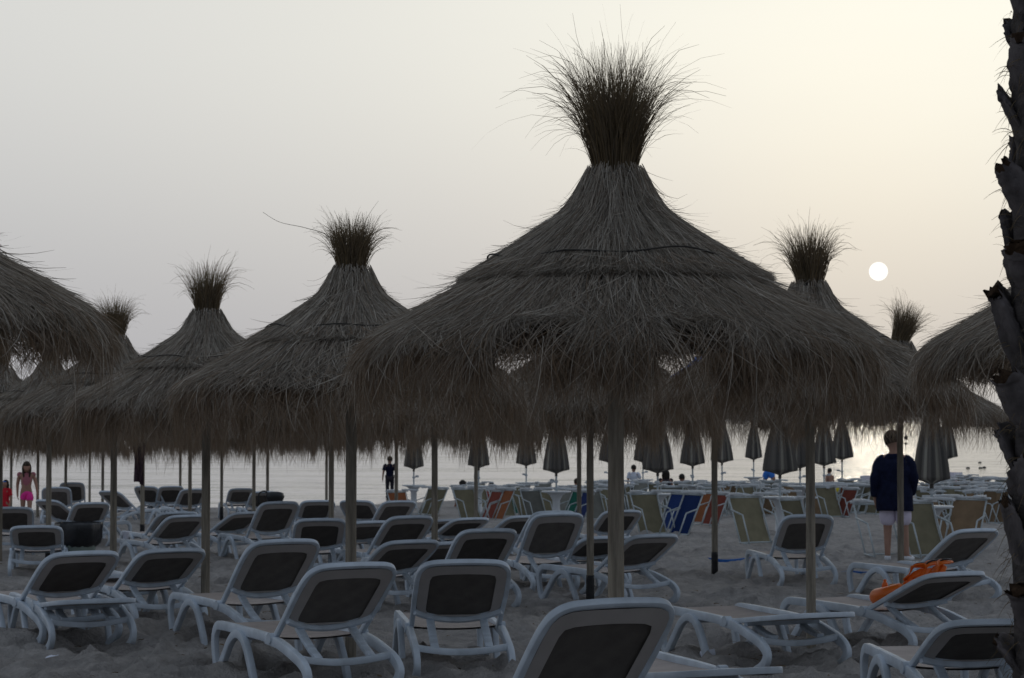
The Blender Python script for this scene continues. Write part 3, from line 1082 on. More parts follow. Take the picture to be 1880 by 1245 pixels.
closed_parasol(760, 63.0, 1.24, 'closed canvas parasol by the man in the navy shirt', 0, .95, 'white pedestal table under the closed parasol by the man in navy shirt', .2)
closed_parasol(879, 60.0, 1.27, 'closed canvas parasol half covered by a straw parasol pole above the red chairs', 1, 1.0, 'white pedestal table behind the red folded chairs', 1.0)
closed_parasol(966, 67.0, 1.29, 'closed canvas parasol above the funnel-shaped table by the green chair', 2, 1.05, 'white funnel-shaped pedestal table behind the green folded chair', 2.1)
closed_parasol(1021, 50.0, 1.19, 'wider closed canvas parasol over the green and navy chairs', 0, 1.02, 'white pedestal table beside the green and navy chairs', .6)
closed_parasol(1118, 71.0, 1.34, 'closed canvas parasol behind the two close-set poles', 1, 1.1, 'white pedestal table behind the two close-set poles', .9)
closed_parasol(1180, 71.0, 1.33, 'closed canvas parasol beside the person in white, partly behind a wider one', 2, 1.0, 'white pedestal table next to the person in white', 1.7)
closed_parasol(1207, 46.6, 1.22, 'wide closed canvas parasol over the beige chairs, next to the dark-haired woman', 0, 1.1, 'white pedestal table behind the big beige chair and blue chairs', 2.7)
closed_parasol(1271, 58.9, 1.29, 'closed canvas parasol standing clear against the water above the child', 1, 1.12, 'white pedestal table in front of the seated child', .4)
closed_parasol(1325, 66.0, 1.32, 'closed canvas parasol hidden behind straw fringe beside the black-footed pole', 2, 1.15, 'white pedestal table beyond the black-footed pole', 1.3)
closed_parasol(1383, 73.0, 1.36, 'slim closed canvas parasol next to the person in blue shorts', 0, .95, 'white pedestal table near the person in blue shorts', 2.0)
closed_parasol(1431, 43.0, 1.21, 'largest of the bunched closed parasols, hiding the upper body of a person', 1, 1.15, 'white pedestal table in the middle of the beige and tan chairs', 3.0)
closed_parasol(1468, 57.0, 1.24, 'closed canvas parasol bunched against the parasol pole with a wider one', 2, 1.1, 'white pedestal table under the bunched closed parasols', .1)
closed_parasol(1512, 60.0, 1.27, 'closed canvas parasol between the pole and the one at the end of the bunch', 0, 1.1, 'white pedestal table behind the orange folded chairs', 1.5)
closed_parasol(1545, 68.0, 1.36, 'closed canvas parasol at the end of the bunch above the yellow float', 1, 1.15, None, 2.2)
closed_parasol(1709, 34.7, 1.13, 'big closed canvas parasol right beside the man in navy', 2, .98, 'white pedestal table beside the man in navy among stacked chairs', .8)
closed_parasol(1737, 66.0, 1.36, 'closed canvas parasol peeking out behind the big one beside the man', 0, 1.1, 'white pedestal table by the red boat', 1.9)

# ------------------------------------------------------------------ folded beach chairs leaning on the tables


def chair_parts(style):
    d = {}
    rn = random.Random(style)
    b = MB()
    P = lambda x, q: (x, .30 * q, .02 + .66 * q)           # on the leaning panel
    for s in (-1, 1):
        b.tube([P(s * .27, -.02), P(s * .27, 1.03)], .013, 6)
    b.tube([P(-.27, .02), P(.27, .02)], .012, 6)
    b.tube([P(-.27, 1.0), P(.27, 1.0)], .012, 6)
    d['frame'] = b.mesh('frame', M['metal'])
    b = MB()
    sag = .03 if style < 2 else .05
    b.grid(lambda u, v: (-.255 + .51 * v, .30 * u + sag * math.sin(u * math.pi) * .5, .02 + .66 * u - sag * math.sin(u * math.pi) * .3), 8, 4)
    d['fabric'] = b
    dp = (.30, .24, .36)[style]
    for s in (-1, 1):
        b = MB()
        A = Vector(P(s * .285, (.74, .66, .80)[style]))
        B = A + Vector((0, -dp, -.07))
        Cc = Vector((s * .285, B.y - .44 * (B.z - .03), .02))
        b.tube([A, B], .013, 6)
        b.tube([B, Cc], .012, 6)
        b.tube([Cc, Vector(P(s * .285, .03))], .012, 6)
        d['side_frame', s] = b.mesh('side_frame', M['metal'])
    b = MB()
    y0 = .36
    b.sweep([(0, y0, .715), (0, .1, .722), (0, -.14, .715)], rrect(.060, .036), (1, 0, 0))
    d['armrest'] = b.mesh('armrest', M['table'])
    b = MB()
    b.sweep([(-.30, .32, .705), (.0, .32, .712), (.33, .30, .705)], rrect(.05, .03), (0, 1, 0))
    d['top_slat'] = b.mesh('top_slat', M['table'])
    return d


CH = [chair_parts(0), chair_parts(1), chair_parts(2)]
CHFAB = {}


def folded_chair(px, py, rot, color, style, label, Y=None, s=1.0, tilt=0.0, stack=0):
    if py < 928:
        py += 12
    p = G(px, py) if Y is None else on_sand(px, Y)
    t = thing('folded_chair', label, 'beach chair', p + Vector((0, 0, .235 * stack)), R(rot), 'folded beach chairs tipped against the tables')
    t.rotation_euler[1] = R(tilt)
    t.scale = (s, s, s)
    k = (style, color)
    if k not in CHFAB and color != 'none':
        CHFAB[k] = CH[style]['fabric'].mesh('fabric', FAB[color])
    put('frame', CH[style]['frame'], t)
    if color != 'none':
        put('fabric', CHFAB[k], t)
    for sx in (-1, 1):
        put('side_frame', CH[style]['side_frame', sx], t)
    for sx in (-1, 1):
        put('armrest', CH[style]['armrest'], t, (sx * .27, 0, .02), (0, 0, sx * R(9)))
    put('top_slat', CH[style]['top_slat'], t)
    return t


folded_chair(742, 958, 40, 'orange', 0, 'orange folded chair in front of the man in the navy shirt')
folded_chair(776, 946, -62, 'beige', 1, 'beige folded chair standing against the table by the man in navy shirt')
folded_chair(793, 948, -58, 'beige', 1, 'beige folded chair leaning on another beige one, beside the thin pole')
folded_chair(866, 958, 38, 'beige', 0, 'beige folded chair below the dark-haired head, beside the red chairs', s=1.1)
folded_chair(893, 955, -60, 'red', 1, 'dark red folded chair next to the pole')
folded_chair(913, 956, -64, 'orange', 1, 'orange-red folded chair leaning on the dark red one', s=1.05)
folded_chair(955, 945, 62, 'green', 1, 'green folded chair by the funnel-shaped table', s=1.05)
folded_chair(988, 958, 36, 'grey', 0, 'grey folded chair between the green chair and the green-and-navy pair', s=1.05)
folded_chair(1003, 918, 20, 'grey', 2, 'small grey folded chair farther back between two closed parasols')
folded_chair(1040, 956, -66, 'green', 1, 'green folded chair standing beside a navy one under the wide closed parasol')
folded_chair(1060, 958, -62, 'navy', 1, 'navy folded chair leaning against the second green chair')
folded_chair(1096, 955, 30, 'grey', 2, 'grey folded chair visible between the two close-set poles')
folded_chair(1150, 938, 25, 'beige', 0, 'beige folded chair just past the thickest pole, in front of the person in white')
folded_chair(1168, 928, -40, 'grey', 2, 'grey folded chair in front of the person in white')
folded_chair(1212, 920, 15, 'beige', 1, 'pale beige folded chair in front of the dark-haired woman')
folded_chair(1200, 983, 30, 'beige', 0, 'large beige folded chair above the low lounger, leaning beside the blue ones', s=1.15)
folded_chair(1224, 975, -58, 'blue', 1, 'plain blue folded chair between the large beige and the striped blue chair', s=1.1)
folded_chair(1246, 984, -60, 'blue', 1, 'blue folded chair with a pale band, on the outer side of the blue pair', s=1.15)
folded_chair(1284, 962, -52, 'orange', 1, 'orange folded chair next to the black-footed pole')
folded_chair(1303, 966, -55, 'red', 0, 'red folded chair just behind the black-footed pole')
folded_chair(1345, 932, 58, 'tan', 1, 'tan folded chair standing past the black-footed pole, below the fringe')
folded_chair(1362, 930, 32, 'grey', 0, 'grey folded chair behind the large beige one beyond the pole')
folded_chair(1388, 1000, 28, 'beige', 0, 'large olive-beige folded chair standing free in front of the others', s=1.18)
folded_chair(1448, 976, 60, 'tan', 1, 'tan folded chair behind the upright lounger crossed by the pole', s=1.1)
folded_chair(1470, 985, 34, 'beige', 0, 'beige folded chair just behind the back of the upright lounger')
folded_chair(1524, 944, 40, 'orange', 0, 'bright orange folded chair by the pole of the brush-topped parasol')
folded_chair(1545, 950, -58, 'red', 1, 'red folded chair leaning on the bright orange one')
folded_chair(1572, 942, -50, 'beige', 0, 'beige folded chair by the man in navy, on the open-sand side')
folded_chair(1540, 925, -60, 'orange', 1, 'orange folded chair upright behind the bright orange one')
folded_chair(1622, 1022, 22, 'none', 0, 'folded chair frame at the knees of the man in navy', s=1.15)
folded_chair(1705, 1024, 24, 'beige', 0, 'large olive folded chair beside the legs of the man in navy', s=1.18)
folded_chair(1742, 995, 58, 'tan', 1, 'tan folded chair leaning behind the large olive one', s=1.1)
folded_chair(1764, 1004, -38, 'tan', 1, 'brown folded chair above the raised lounger by the palm', s=1.15)
folded_chair(1420, 935, 15, 'grey', 2, 'grey folded chair under the largest of the bunched parasols')
folded_chair(1450, 925, 45, 'beige', 0, 'beige folded chair behind the tan one and the parasol pole')
folded_chair(1490, 925, 25, 'grey', 2, 'grey folded chair behind the pole of the brush-topped parasol')
folded_chair(1503, 950, -30, 'tan', 0, 'tan folded chair between pole and bright orange chair')
folded_chair(1562, 912, 20, 'grey', 0, 'grey folded chair below the yellow float')
folded_chair(1720, 950, 24, 'beige', 0, 'beige folded chair right behind the pedestal of the big closed parasol')
folded_chair(1745, 935, 30, 'grey', 0, 'grey folded chair in the pile behind the big closed parasol')
folded_chair(1772, 940, 28, 'beige', 2, 'beige folded chair in the pile, in front of two tan ones')
folded_chair(1788, 920, -22, 'tan', 0, 'tan folded chair in the middle of the pile near the palm')
folded_chair(1752, 915, 26, 'tan', 0, 'tan folded chair below the red boat')
folded_chair(1800, 955, -32, 'beige', 0, 'beige folded chair nearest the palm trunk on bare sand')
folded_chair(1778, 902, 20, 'tan', 2, 'tan folded chair at the top of the pile below the red boat')
folded_chair(1815, 915, 26, 'tan', 0, 'tan folded chair at the top of the pile beside the palm')
folded_chair(1820, 938, -40, 'navy', 0, 'navy folded chair in the pile beside the palm')
folded_chair(1706, 925, -20, 'tan', 2, 'tan folded chair behind the man in navy and the big closed parasol')
folded_chair(1598, 925, 30, 'tan', 0, 'tan folded chair behind the sleeve of the man in navy')
folded_chair(1122, 920, 20, 'grey', 0, 'grey folded chair beyond the thickest pole')
folded_chair(1278, 915, 20, 'grey', 2, 'grey folded chair below the seated child')
folded_chair(1300, 925, -25, 'beige', 0, 'beige folded chair behind the black-footed pole, below the child')
folded_chair(1400, 915, -15, 'beige', 2, 'beige folded chair below the person in blue shorts')

rn = random.Random(77)
for k in range(26):
    px = rn.uniform(1712, 1835)
    py = rn.uniform(908, 964)
    folded_chair(px, py, rn.choice((24, 30, -28, 50, -50, 16)) + rn.uniform(-8, 8), rn.choice(('tan', 'beige', 'beige', 'grey', 'tan')), rn.choice((0, 0, 2)),
                 'folded chair in the jumbled pile between the big closed parasol and the palm', s=rn.uniform(.95, 1.12))['group'] = 'chairs in the jumbled pile by the palm'
for k in range(42):
    px = rn.uniform(1075, 1605) if k < 34 else rn.uniform(850, 1060)
    py = rn.uniform(928, 952)
    folded_chair(px, py, rn.choice((24, 30, -28, 50, -50, 16)) + rn.uniform(-8, 8), rn.choice(('tan', 'beige', 'beige', 'grey', 'grey')), rn.choice((0, 0, 2)),
                 'folded chair in the crowded rows between the tables nearer the water', s=rn.uniform(.95, 1.12))['group'] = 'chairs crowded between the tables by the water'

# ------------------------------------------------------------------ people


def skinned(name, nodes, edges, mat, parent=None, sub=1, root=0):
    """one continuous surface grown around a skeleton: nodes = [(x, y, z, rx, ry)]"""
    me = bpy.data.meshes.new(name)
    me.from_pydata([n[:3] for n in nodes], edges, [])
    me.materials.append(mat)
    o = put(name, me, parent)
    me.update()
    o.modifiers.new('Skin', 'SKIN').use_smooth_shade = True
    s = o.modifiers.new('Subdivision', 'SUBSURF')
    s.levels = sub
    s.render_levels = sub
    for i, n in enumerate(nodes):
        sv = me.skin_vertices[0].data[i]
        sv.radius = (n[3], n[4] if len(n) > 4 else n[3])
        sv.use_root = (i == root)
    return o


def person(label, loc, rotz, H, pose, skin, hair, clothes, hair_long=0.0, stout=1.0, fingers=True):
    """pose: joints as fractions of the height; facing +Y"""
    t = thing('person', label, 'person', loc, rotz)
    J = {'pelvis': (0, 0, .53), 'waist': (0, .005, .61), 'chest': (0, 0, .72), 'neck': (0, -.005, .825), 'head0': (0, .01, .872), 'head1': (0, .012, .925), 'head2': (0, .004, .968)}
    for s, k in ((-1, 'L'), (1, 'R')):
        J.update({'sh' + k: (s * .108, 0, .795), 'el' + k: (s * .135, -.02, .625), 'wr' + k: (s * .14, .02, .485), 'hd' + k: (s * .14, .03, .445),
                  'hp' + k: (s * .052, 0, .50), 'kn' + k: (s * .055, .01, .275), 'an' + k: (s * .055, -.01, .045), 'to' + k: (s * .062, .085, .018)})
    J.update({k: v for k, v in pose.items() if k[0] != '_'})
    cl = .80 if any(c[0] in ('tee', 'sweater') for c in clothes) else 1.0
    r = {'pelvis': .078 * stout * cl, 'waist': .074 * stout * cl, 'chest': .083 * stout * cl, 'neck': .036, 'head0': .044, 'head1': .060, 'head2': .047}
    for k in 'LR':
        r.update({'sh' + k: .037, 'el' + k: .026, 'wr' + k: .017, 'hd' + k: .021, 'hp' + k: .058, 'kn' + k: .036, 'an' + k: .022, 'to' + k: .020})
    names = list(J)
    idx = {n: i for i, n in enumerate(names)}
    E = [('pelvis', 'waist'), ('waist', 'chest'), ('chest', 'neck'), ('neck', 'head0'), ('head0', 'head1'), ('head1', 'head2')]
    for k in 'LR':
        E += [('chest', 'sh' + k), ('sh' + k, 'el' + k), ('el' + k, 'wr' + k), ('wr' + k, 'hd' + k), ('pelvis', 'hp' + k), ('hp' + k, 'kn' + k), ('kn' + k, 'an' + k), ('an' + k, 'to' + k)]
    nodes = [tuple(c * H for c in J[n]) + (r[n] * H,) for n in names]
    edges = [(idx[a], idx[b]) for a, b in E]

    def extra(frm, pts, rads):
        last = idx[frm]
        for p, q in zip(pts, rads):
            nodes.append(tuple(c * H for c in p) + (q * H,))
            edges.append((last, len(nodes) - 1))
            last = len(nodes) - 1
    h1 = Vector(J['head1']); h0 = Vector(J['head0']); up = (h1 - h0).normalized()
    fw = pose.get('_face', None)
    fwd = (Vector((0, 1, 0)) - up * up.y).normalized() if not fw else Vector(fw).normalized()
    sd = fwd.cross(up)
    extra('head1', [h1 + fwd * .058 - up * .010, h1 + fwd * .070 - up * .018], [.013, .008])          # nose
    for s in (-1, 1):
        extra('head1', [h1 + sd * s * .060 - up * .004], [.012])                                       # ears
    if fingers:
        for k, s in (('L', -1), ('R', 1)):
            w, h = Vector(J['wr' + k]), Vector(J['hd' + k])
            d = (h - w).normalized()
            ac = d.cross(Vector((1, 0, 0)))
            ac = ac.normalized() if ac.length > .1 else Vector((0, 1, 0))
            cu = Vector((-s, 0, 0))
            for q, ln in ((-.013, .034), (-.0045, .043), (.0045, .046), (.013, .040)):
                extra('hd' + k, [h + ac * q + d * .018, h + ac * q * 1.15 + d * (.018 + ln * .5) + cu * .003, h + ac * q * 1.1 + d * (.018 + ln) + cu * .012], [.0055, .005, .0042])
            extra('hd' + k, [h + ac * .020 - d * .004, h + ac * .028 + d * .018 + cu * .004], [.006, .005])
    jn = {n: Vector(J[n]) for n in names}
    skinned('body', nodes, edges, skin, t, 2)

    def lerp(a, b, q):
        return jn[a] * (1 - q) + jn[b] * q
    for kind, mat, *opt in clothes:
        N, ed = [], []

        def chain(pts, link=None):
            last = link
            for p, q in pts:
                N.append(tuple(c * H for c in p) + (q * H,))
                if last is not None:
                    ed.append((last, len(N) - 1))
                last = len(N) - 1
            return last
        if kind in ('tee', 'sweater', 'top'):
            lo = opt[0] if opt else .0
            b = MB()
            ax = (jn['shR'] - jn['shL']).normalized()
            low = jn['pelvis'] + (jn['pelvis'] - jn['waist']).normalized() * (lo + .02)
            kt = stout
            tr = lerp('chest', 'neck', .42)
            prof_ = [(low, .088 * kt, .064 * kt), (low + (jn['pelvis'] - low) * .03, .093 * kt, .070 * kt), (jn['pelvis'], .093 * kt, .071 * kt), (lerp('pelvis', 'waist', .6), .090 * kt, .069 * kt),
                     (lerp('waist', 'chest', .3), .091 * kt, .068 * kt), (lerp('waist', 'chest', .8), .098 * kt, .070 * kt), (lerp('chest', 'neck', .18), .104 * (kt + 1) / 2, .066 * kt),
                     (lerp('chest', 'neck', .45), .102 * (kt + 1) / 2, .058 * kt), (lerp('chest', 'neck', .66), .089 * (kt + 1) / 2, .054), (lerp('chest', 'neck', .86), .064 * (kt + 2) / 3, .049), (lerp('chest', 'neck', 1.04), .044 * (kt + 2) / 3, .044)]
            if kind == 'top':
                prof_ = [(lerp('waist', 'chest', .12), .083 * kt, .066 * kt)] + prof_[4:]
            ctr = catmull([q[0] for q in prof_], 3)
            rings = []
            for i_, c_ in enumerate(ctr):
                f_ = i_ / 3
                a_ = min(len(prof_) - 2, int(f_)); f_ -= a_
                hw = prof_[a_][1] * (1 - f_) + prof_[a_ + 1][1] * f_
                hd = prof_[a_][2] * (1 - f_) + prof_[a_ + 1][2] * f_
                td = (ctr[min(i_ + 1, len(ctr) - 1)] - ctr[max(0, i_ - 1)]).normalized()
                dp_ = td.cross(ax).normalized()
                rings.append([tuple((c_ + ax * hw * math.cos(g) * (1 + .02 * math.sin(5 * g + i_ * .7)) + dp_ * hd * math.sin(g) * (1 + .03 * math.sin(7 * g - i_ * .9))) * H) for g in [2 * math.pi * q / 28 for q in range(28)]])
            b.ring_sweep(rings)
            for k, s_ in (('L', -1), ('R', 1)):
                inn = jn['sh' + k] - ax * s_ * .035
                if kind == 'sweater':
                    P_ = [inn, jn['sh' + k] + ax * s_ * .004 - Vector((0, 0, .022)), lerp('sh' + k, 'el' + k, .5), jn['el' + k], lerp('el' + k, 'wr' + k, .55), lerp('el' + k, 'wr' + k, .98)]
                    R_ = [.038, .040, .041, .039, .036, .030]
                elif kind == 'tee':
                    P_ = [inn, jn['sh' + k] - Vector((0, 0, .012)), lerp('sh' + k, 'el' + k, .35), lerp('sh' + k, 'el' + k, .72)]
                    R_ = [.040, .045, .044, .046]
                else:
                    P_ = [inn, jn['sh' + k] + Vector((0, 0, .004)), lerp('sh' + k, 'el' + k, .15)]
                    R_ = [.030, .038, .036]
                c2 = catmull([q * H for q in P_], 4)
                kk = (kt + 2) / 3
                nn = len(P_) - 1
                b.sweep(c2, [(math.cos(g), math.sin(g)) for g in [2 * math.pi * q / 14 for q in range(14)]], ax.orthogonal(),
                        taper=lambda u: H * kk * (R_[min(nn - 1, int(u * nn))] * (1 - (u * nn - min(nn - 1, int(u * nn)))) + R_[min(nn - 1, int(u * nn)) + 1] * (u * nn - min(nn - 1, int(u * nn)))) * (1 + .04 * math.sin(u * 23)))
            nm = {'tee': 'shirt', 'sweater': 'sweater', 'top': 'crop_top'}[kind]
            put(nm, b.mesh(nm, mat), t)
            continue
        elif kind == 'shorts':
            ln = opt[0]
            p0 = chain([(jn['pelvis'], .088 * stout)])
            chain([(lerp('pelvis', 'waist', .5), .083 * stout)], p0)
            for k in 'LR':
                chain([(jn['hp' + k], .076), (lerp('hp' + k, 'kn' + k, ln), .066)], p0)
        elif kind == 'trousers':
            p0 = chain([(jn['pelvis'], .086 * stout)])
            for k in 'LR':
                chain([(jn['hp' + k], .066), (jn['kn' + k], .046), (lerp('kn' + k, 'an' + k, .9), .036)], p0)
        elif kind == 'shoes':
            for k in 'LR':
                N, ed = [], []
                chain([(lerp('an' + k, 'kn' + k, .05), .028), (jn['an' + k] - Vector((0, 0, .018)), .028), (lerp('an' + k, 'to' + k, .6), .027), (jn['to' + k] + Vector((0, .01, .006)), .024)])
                skinned('shoe', N, ed, mat, t, 1)
            continue
        elif kind == 'cap':
            chain([(h1 + up * .028, .064), (h1 + up * .058, .050)])
        nm = {'tee': 'shirt', 'sweater': 'sweater', 'top': 'crop_top', 'shorts': 'shorts', 'trousers': 'trousers', 'cap': 'headband'}[kind]
        skinned(nm, N, ed, mat, t, 2)
    if hair is not None:
        bk = -fwd
        b = MB()
        c = (h1 + up * .014 + bk * .010) * H
        rings = []
        for i in range(9):
            th_ = math.pi * (.02 + .66 * i / 8)
            rr_ = .071 * math.sin(th_) * H
            cc_ = c + up * (.072 * math.cos(th_) * H) + bk * (.010 * i / 8 * H)
            rings.append([tuple(cc_ + (sd * math.cos(q) * .92 + fwd * math.sin(q) * (1.0 if math.sin(q) < 0 else .98 - .075 * i)) * rr_) for q in [2 * math.pi * k / 16 for k in range(16)]])
        b.ring_sweep(rings)
        if hair_long > 0:
            dn = Vector((0, 0, -1))
            for side_ in (-1, 0, 1):
                q0 = h1 + up * .03 + bk * (.045 if side_ == 0 else .015) + sd * side_ * .042
                pts_ = [q0, q0 + dn * hair_long * .4 + bk * .012 + sd * side_ * .012, q0 + dn * hair_long * .8 + bk * .010 + sd * side_ * .010, q0 + dn * (hair_long * 1.15)]
                b.sweep(catmull([q * H for q in pts_], 4), rrect((.085 if side_ == 0 else .045) * H, .050 * H), sd, taper=lambda u: 1 - .6 * u ** 2)
        put('hair', b.mesh('hair', hair), t)
    return t


p = on_sand(1641, 31.4)
person('stout man in navy sweater and pale lilac shorts, back turned, behind a pole', p, R(-14), 1.88,
       {'elL': (-.138, -.03, .635), 'wrL': (-.146, .0, .50), 'hdL': (-.146, .012, .458), 'elR': (.138, -.01, .64), 'wrR': (.12, .06, .52), 'hdR': (.11, .08, .49),
        'shL': (-.105, 0, .782), 'shR': (.105, 0, .782), 'anR': (.09, -.02, .045), 'toR': (.135, .055, .018), 'knR': (.07, .0, .275), 'head1': (-.012, .022, .925), 'head2': (-.014, .014, .968)},
       M['skin_pale'], M['hair_grey'], [('sweater', M['navy'], .115), ('shorts', M['pinkwhite'], 1.05), ('shoes', M['shoe'])], stout=1.5)
p = on_sand(50, 49.0)
person('girl with long dark hair in hot pink shorts walking between loungers, looking down', p, R(196), 1.42,
       {'head0': (.0, .03, .868), 'head1': (.0, .055, .912), 'head2': (.0, .065, .95), '_face': (0, .8, -.6), 'chest': (0, .02, .72),
        'elL': (-.15, .03, .635), 'wrL': (-.17, .05, .50), 'hdL': (-.175, .055, .46), 'elR': (.135, -.04, .63), 'wrR': (.135, -.02, .49), 'hdR': (.132, -.01, .45),
        'knL': (-.05, .07, .28), 'anL': (-.045, .02, .05), 'toL': (-.05, .10, .02), 'knR': (.05, .0, .275), 'anR': (.055, -.09, .06)},
       M['skin'], M['hair_brown'], [('top', M['pink_top']), ('shorts', M['pink'], .62)], hair_long=.17, stout=.9)
p = on_sand(12, 47.0)
person('dark-haired child in red top with a blue hairband, at the picture edge beside the girl', p, R(150), 1.02,
       {}, M['skin'], M['hair'], [('tee', M['redcloth'], .03), ('shorts', M['redcloth'], .6), ('cap', M['blueshorts'])], hair_long=.2)
p = Vector(((716 - 940) / F * 83, 83, SEA_Z - .14))
person('man in navy shirt and dark shorts standing at the water edge, seen from behind', p, R(4), 1.62,
       {'elL': (-.15, -.03, .63), 'wrL': (-.165, -.01, .49), 'hdL': (-.168, .0, .45)}, M['skin'], M['hair'], [('tee', M['navy'], .01), ('trousers', M['darkshorts'])])
p = Vector(((1163 - 940) / F * 88, 88, SEA_Z - .62))
person('person in white shirt wading waist-deep in the sea, seen from behind', p, R(-10), 1.68,
       {'elR': (.16, .02, .64), 'wrR': (.15, .10, .57), 'hdR': (.14, .13, .56)}, M['skin'], M['hair'], [('tee', M['whitecloth'], .02), ('shorts', M['darkshorts'], .8)])
SIT = {}
for s, k in ((-1, 'L'), (1, 'R')):
    SIT.update({'hp' + k: (s * .055, .03, .052), 'kn' + k: (s * .07, .20, .21), 'an' + k: (s * .06, .34, .04), 'to' + k: (s * .065, .42, .035),
                'sh' + k: (s * .105, .02, .335), 'el' + k: (s * .14, .10, .20), 'wr' + k: (s * .10, .20, .20), 'hd' + k: (s * .09, .225, .205)})
SIT.update({'pelvis': (0, 0, .075), 'waist': (0, -.01, .155), 'chest': (0, .0, .26), 'neck': (0, .015, .365), 'head0': (0, .025, .412), 'head1': (0, .03, .465), 'head2': (0, .022, .508)})


def seated(px, Y, H, lab, hair, clothes, long=0.0, rot=0.0, lift=0.0, skin='skin'):
    p = on_sand(px, Y)
    return person(lab, p + Vector((0, 0, lift)), R(rot), H, dict(SIT), M[skin], hair, clothes, hair_long=long)


seated(1222, 71.0, 1.72, 'woman with long dark hair sitting by the sea, seen from behind', M['hair'], [('top', M['darkshorts']), ('shorts', M['darkshorts'], .4)], .16, 8, .12)
seated(1251, 72.0, 1.62, 'bare-shouldered dark-haired child sitting by the sea beside the long-haired woman', M['hair'], [('shorts', M['blueshorts'], .4)], 0, -20)
seated(850, 65.0, 1.55, 'seated person of whom only a dark head shows above the beige chair', M['hair'], [('tee', M['darkshorts'], .0), ('shorts', M['darkshorts'], .4)], .03, 15)
seated(902, 65.0, 1.42, 'seated person whose head just clears the dark red chair', M['hair'], [('tee', M['coral'], .0), ('shorts', M['darkshorts'], .4)], 0, -10)
seated(1059, 69.0, 1.50, 'seated child in coral top half hidden by a slim pole', M['hair_brown'], [('tee', M['coral'], .0), ('shorts', M['coral'], .4)], 0, 5)
p = on_sand(1411, 74.0)
person('person in bright blue shorts, legs apart, upper body hidden behind a closed parasol', p, R(-30), 1.74,
       {'knL': (-.12, .04, .275), 'anL': (-.17, .0, .045), 'toL': (-.19, .085, .018), 'knR': (.11, .02, .275), 'anR': (.17, -.03, .045), 'toR': (.19, .06, .018),
        'chest': (.02, .10, .70), 'neck': (.02, .16, .79), 'head0': (.02, .19, .83), 'head1': (.02, .21, .88), 'head2': (.02, .215, .92), 'shL': (-.09, .13, .77), 'shR': (.13, .13, .77),
        'elL': (-.12, .17, .61), 'elR': (.15, .17, .61), 'wrL': (-.10, .22, .48), 'wrR': (.14, .22, .48), 'hdL': (-.10, .23, .44), 'hdR': (.14, .23, .44)},
       M['skin_pale'], M['hair'], [('shorts', M['blueshorts'], .6)])
p = Vector(((1522 - 940) / F * 94, 94, SEA_Z - .75))
person('bare-backed dark-haired person wading in the sea beyond the yellow float', p, R(30), 1.55, {}, M['skin'], M['hair'], [('shorts', M['darkshorts'], .6)])

# ------------------------------------------------------------------ small things
# bin with bin bag
p = on_sand(146, 28.5)
t = thing('rubbish_bin', 'pale bin lined with a bulging black bag, standing among the loungers', 'bin', p)
b = MB(); b.lathe([(.19, -.02), (.20, .0), (.235, .45), (.245, .62)], 26); put('bin_body', b.mesh('bin_body', M['bin']), t)
rn = random.Random(5)
wb = [[1 + rn.uniform(-.06, .06) + .03 * math.sin(k * 1.3) for k in range(40)] for _ in range(9)]
b = MB()
b.lathe([(.10, .26), (.19, .32), (.265, .38), (.29, .46), (.30, .56), (.305, .63), (.29, .655), (.25, .63), (.20, .55)], 40, wob=lambda i, k: wb[i][k])
put('bin_bag', b.mesh('bin_bag', M['black']), t)

# towel hanging under the rim
p = W(255, 850, 37.2)
b = MB()
rn = random.Random(8)


def towel(u, v):
    x = (v - .5) * .22 * (1 - .25 * u) + .015 * math.sin(v * 9 + u * 4)
    return (x, .035 * math.sin(v * 14 + u * 2), .40 - u * .72 - .10 * max(0, v - .3) * u)


b.grid(towel, 14, 14)
o = put('towel', b.mesh('towel', M['towel']), loc=p)
tag(o, 'dark plum towel hanging in folds under a straw parasol rim', 'towel')

# black bag on a lounger's back
p = W(505, 910, 48.9)
t = thing('bag', 'black shoulder bag hung over the top of a white lounger', 'bag', p)
b = MB(); b.lathe([(.05, -.14), (.14, -.12), (.17, -.02), (.15, .06), (.07, .09)], 14, wob=lambda i, k: 1 + .25 * math.cos(2 * math.pi * k / 14 * 2)); put('bag_body', b.mesh('bag_body', M['black']), t)
b = MB(); b.tube(catmull([(-.12, .0, .04), (-.25, -.02, .10), (-.36, -.03, .03), (-.36, -.03, -.18)], 4), .018, 6); put('strap', b.mesh('strap', M['black']), t)

# cup on the foot of a lounger, paper cup in the sand
b = MB(); b.lathe([(.035, 0), (.048, .10), (.052, .105), (.045, .105), (.034, .01)], 16)
CUP = b.mesh('cup', M['whitecloth'])
pl = LOUNGERS['b14']
q = Vector(pl.location) + Matrix.Rotation(pl.rotation_euler[2], 3, 'Z') @ Vector((-.27, .62, .365))
tag(put('cup', CUP, loc=q), 'white paper cup standing on the end of a low lounger', 'cup')
p = G(1296, 1212)
o = put('cup', CUP, loc=p + Vector((-.04, 0, .03)), rot=(0, R(88), R(6)))
tag(o, 'white paper cup lying on its side in the sand beside the flat lounger', 'cup')


def crumpled(name, p, w, h, mat, label, cat, seed):
    rn = random.Random(seed)
    b = MB()
    hs = [[rn.random() for _ in range(9)] for _ in range(7)]
    b.grid(lambda u, v: ((v - .5) * w + .05 * w * hs[int(u * 6)][int(v * 8)], (u - .5) * w * .8, h * (hs[int(u * 6)][int(v * 8)] * .6 + .5) * max(.0, 1 - (2 * u - 1) ** 2) * max(.0, 1 - (2 * v - 1) ** 4)), 6, 8)
    o = put(name, b.mesh(name, mat), loc=p)
    return tag(o, label, cat)


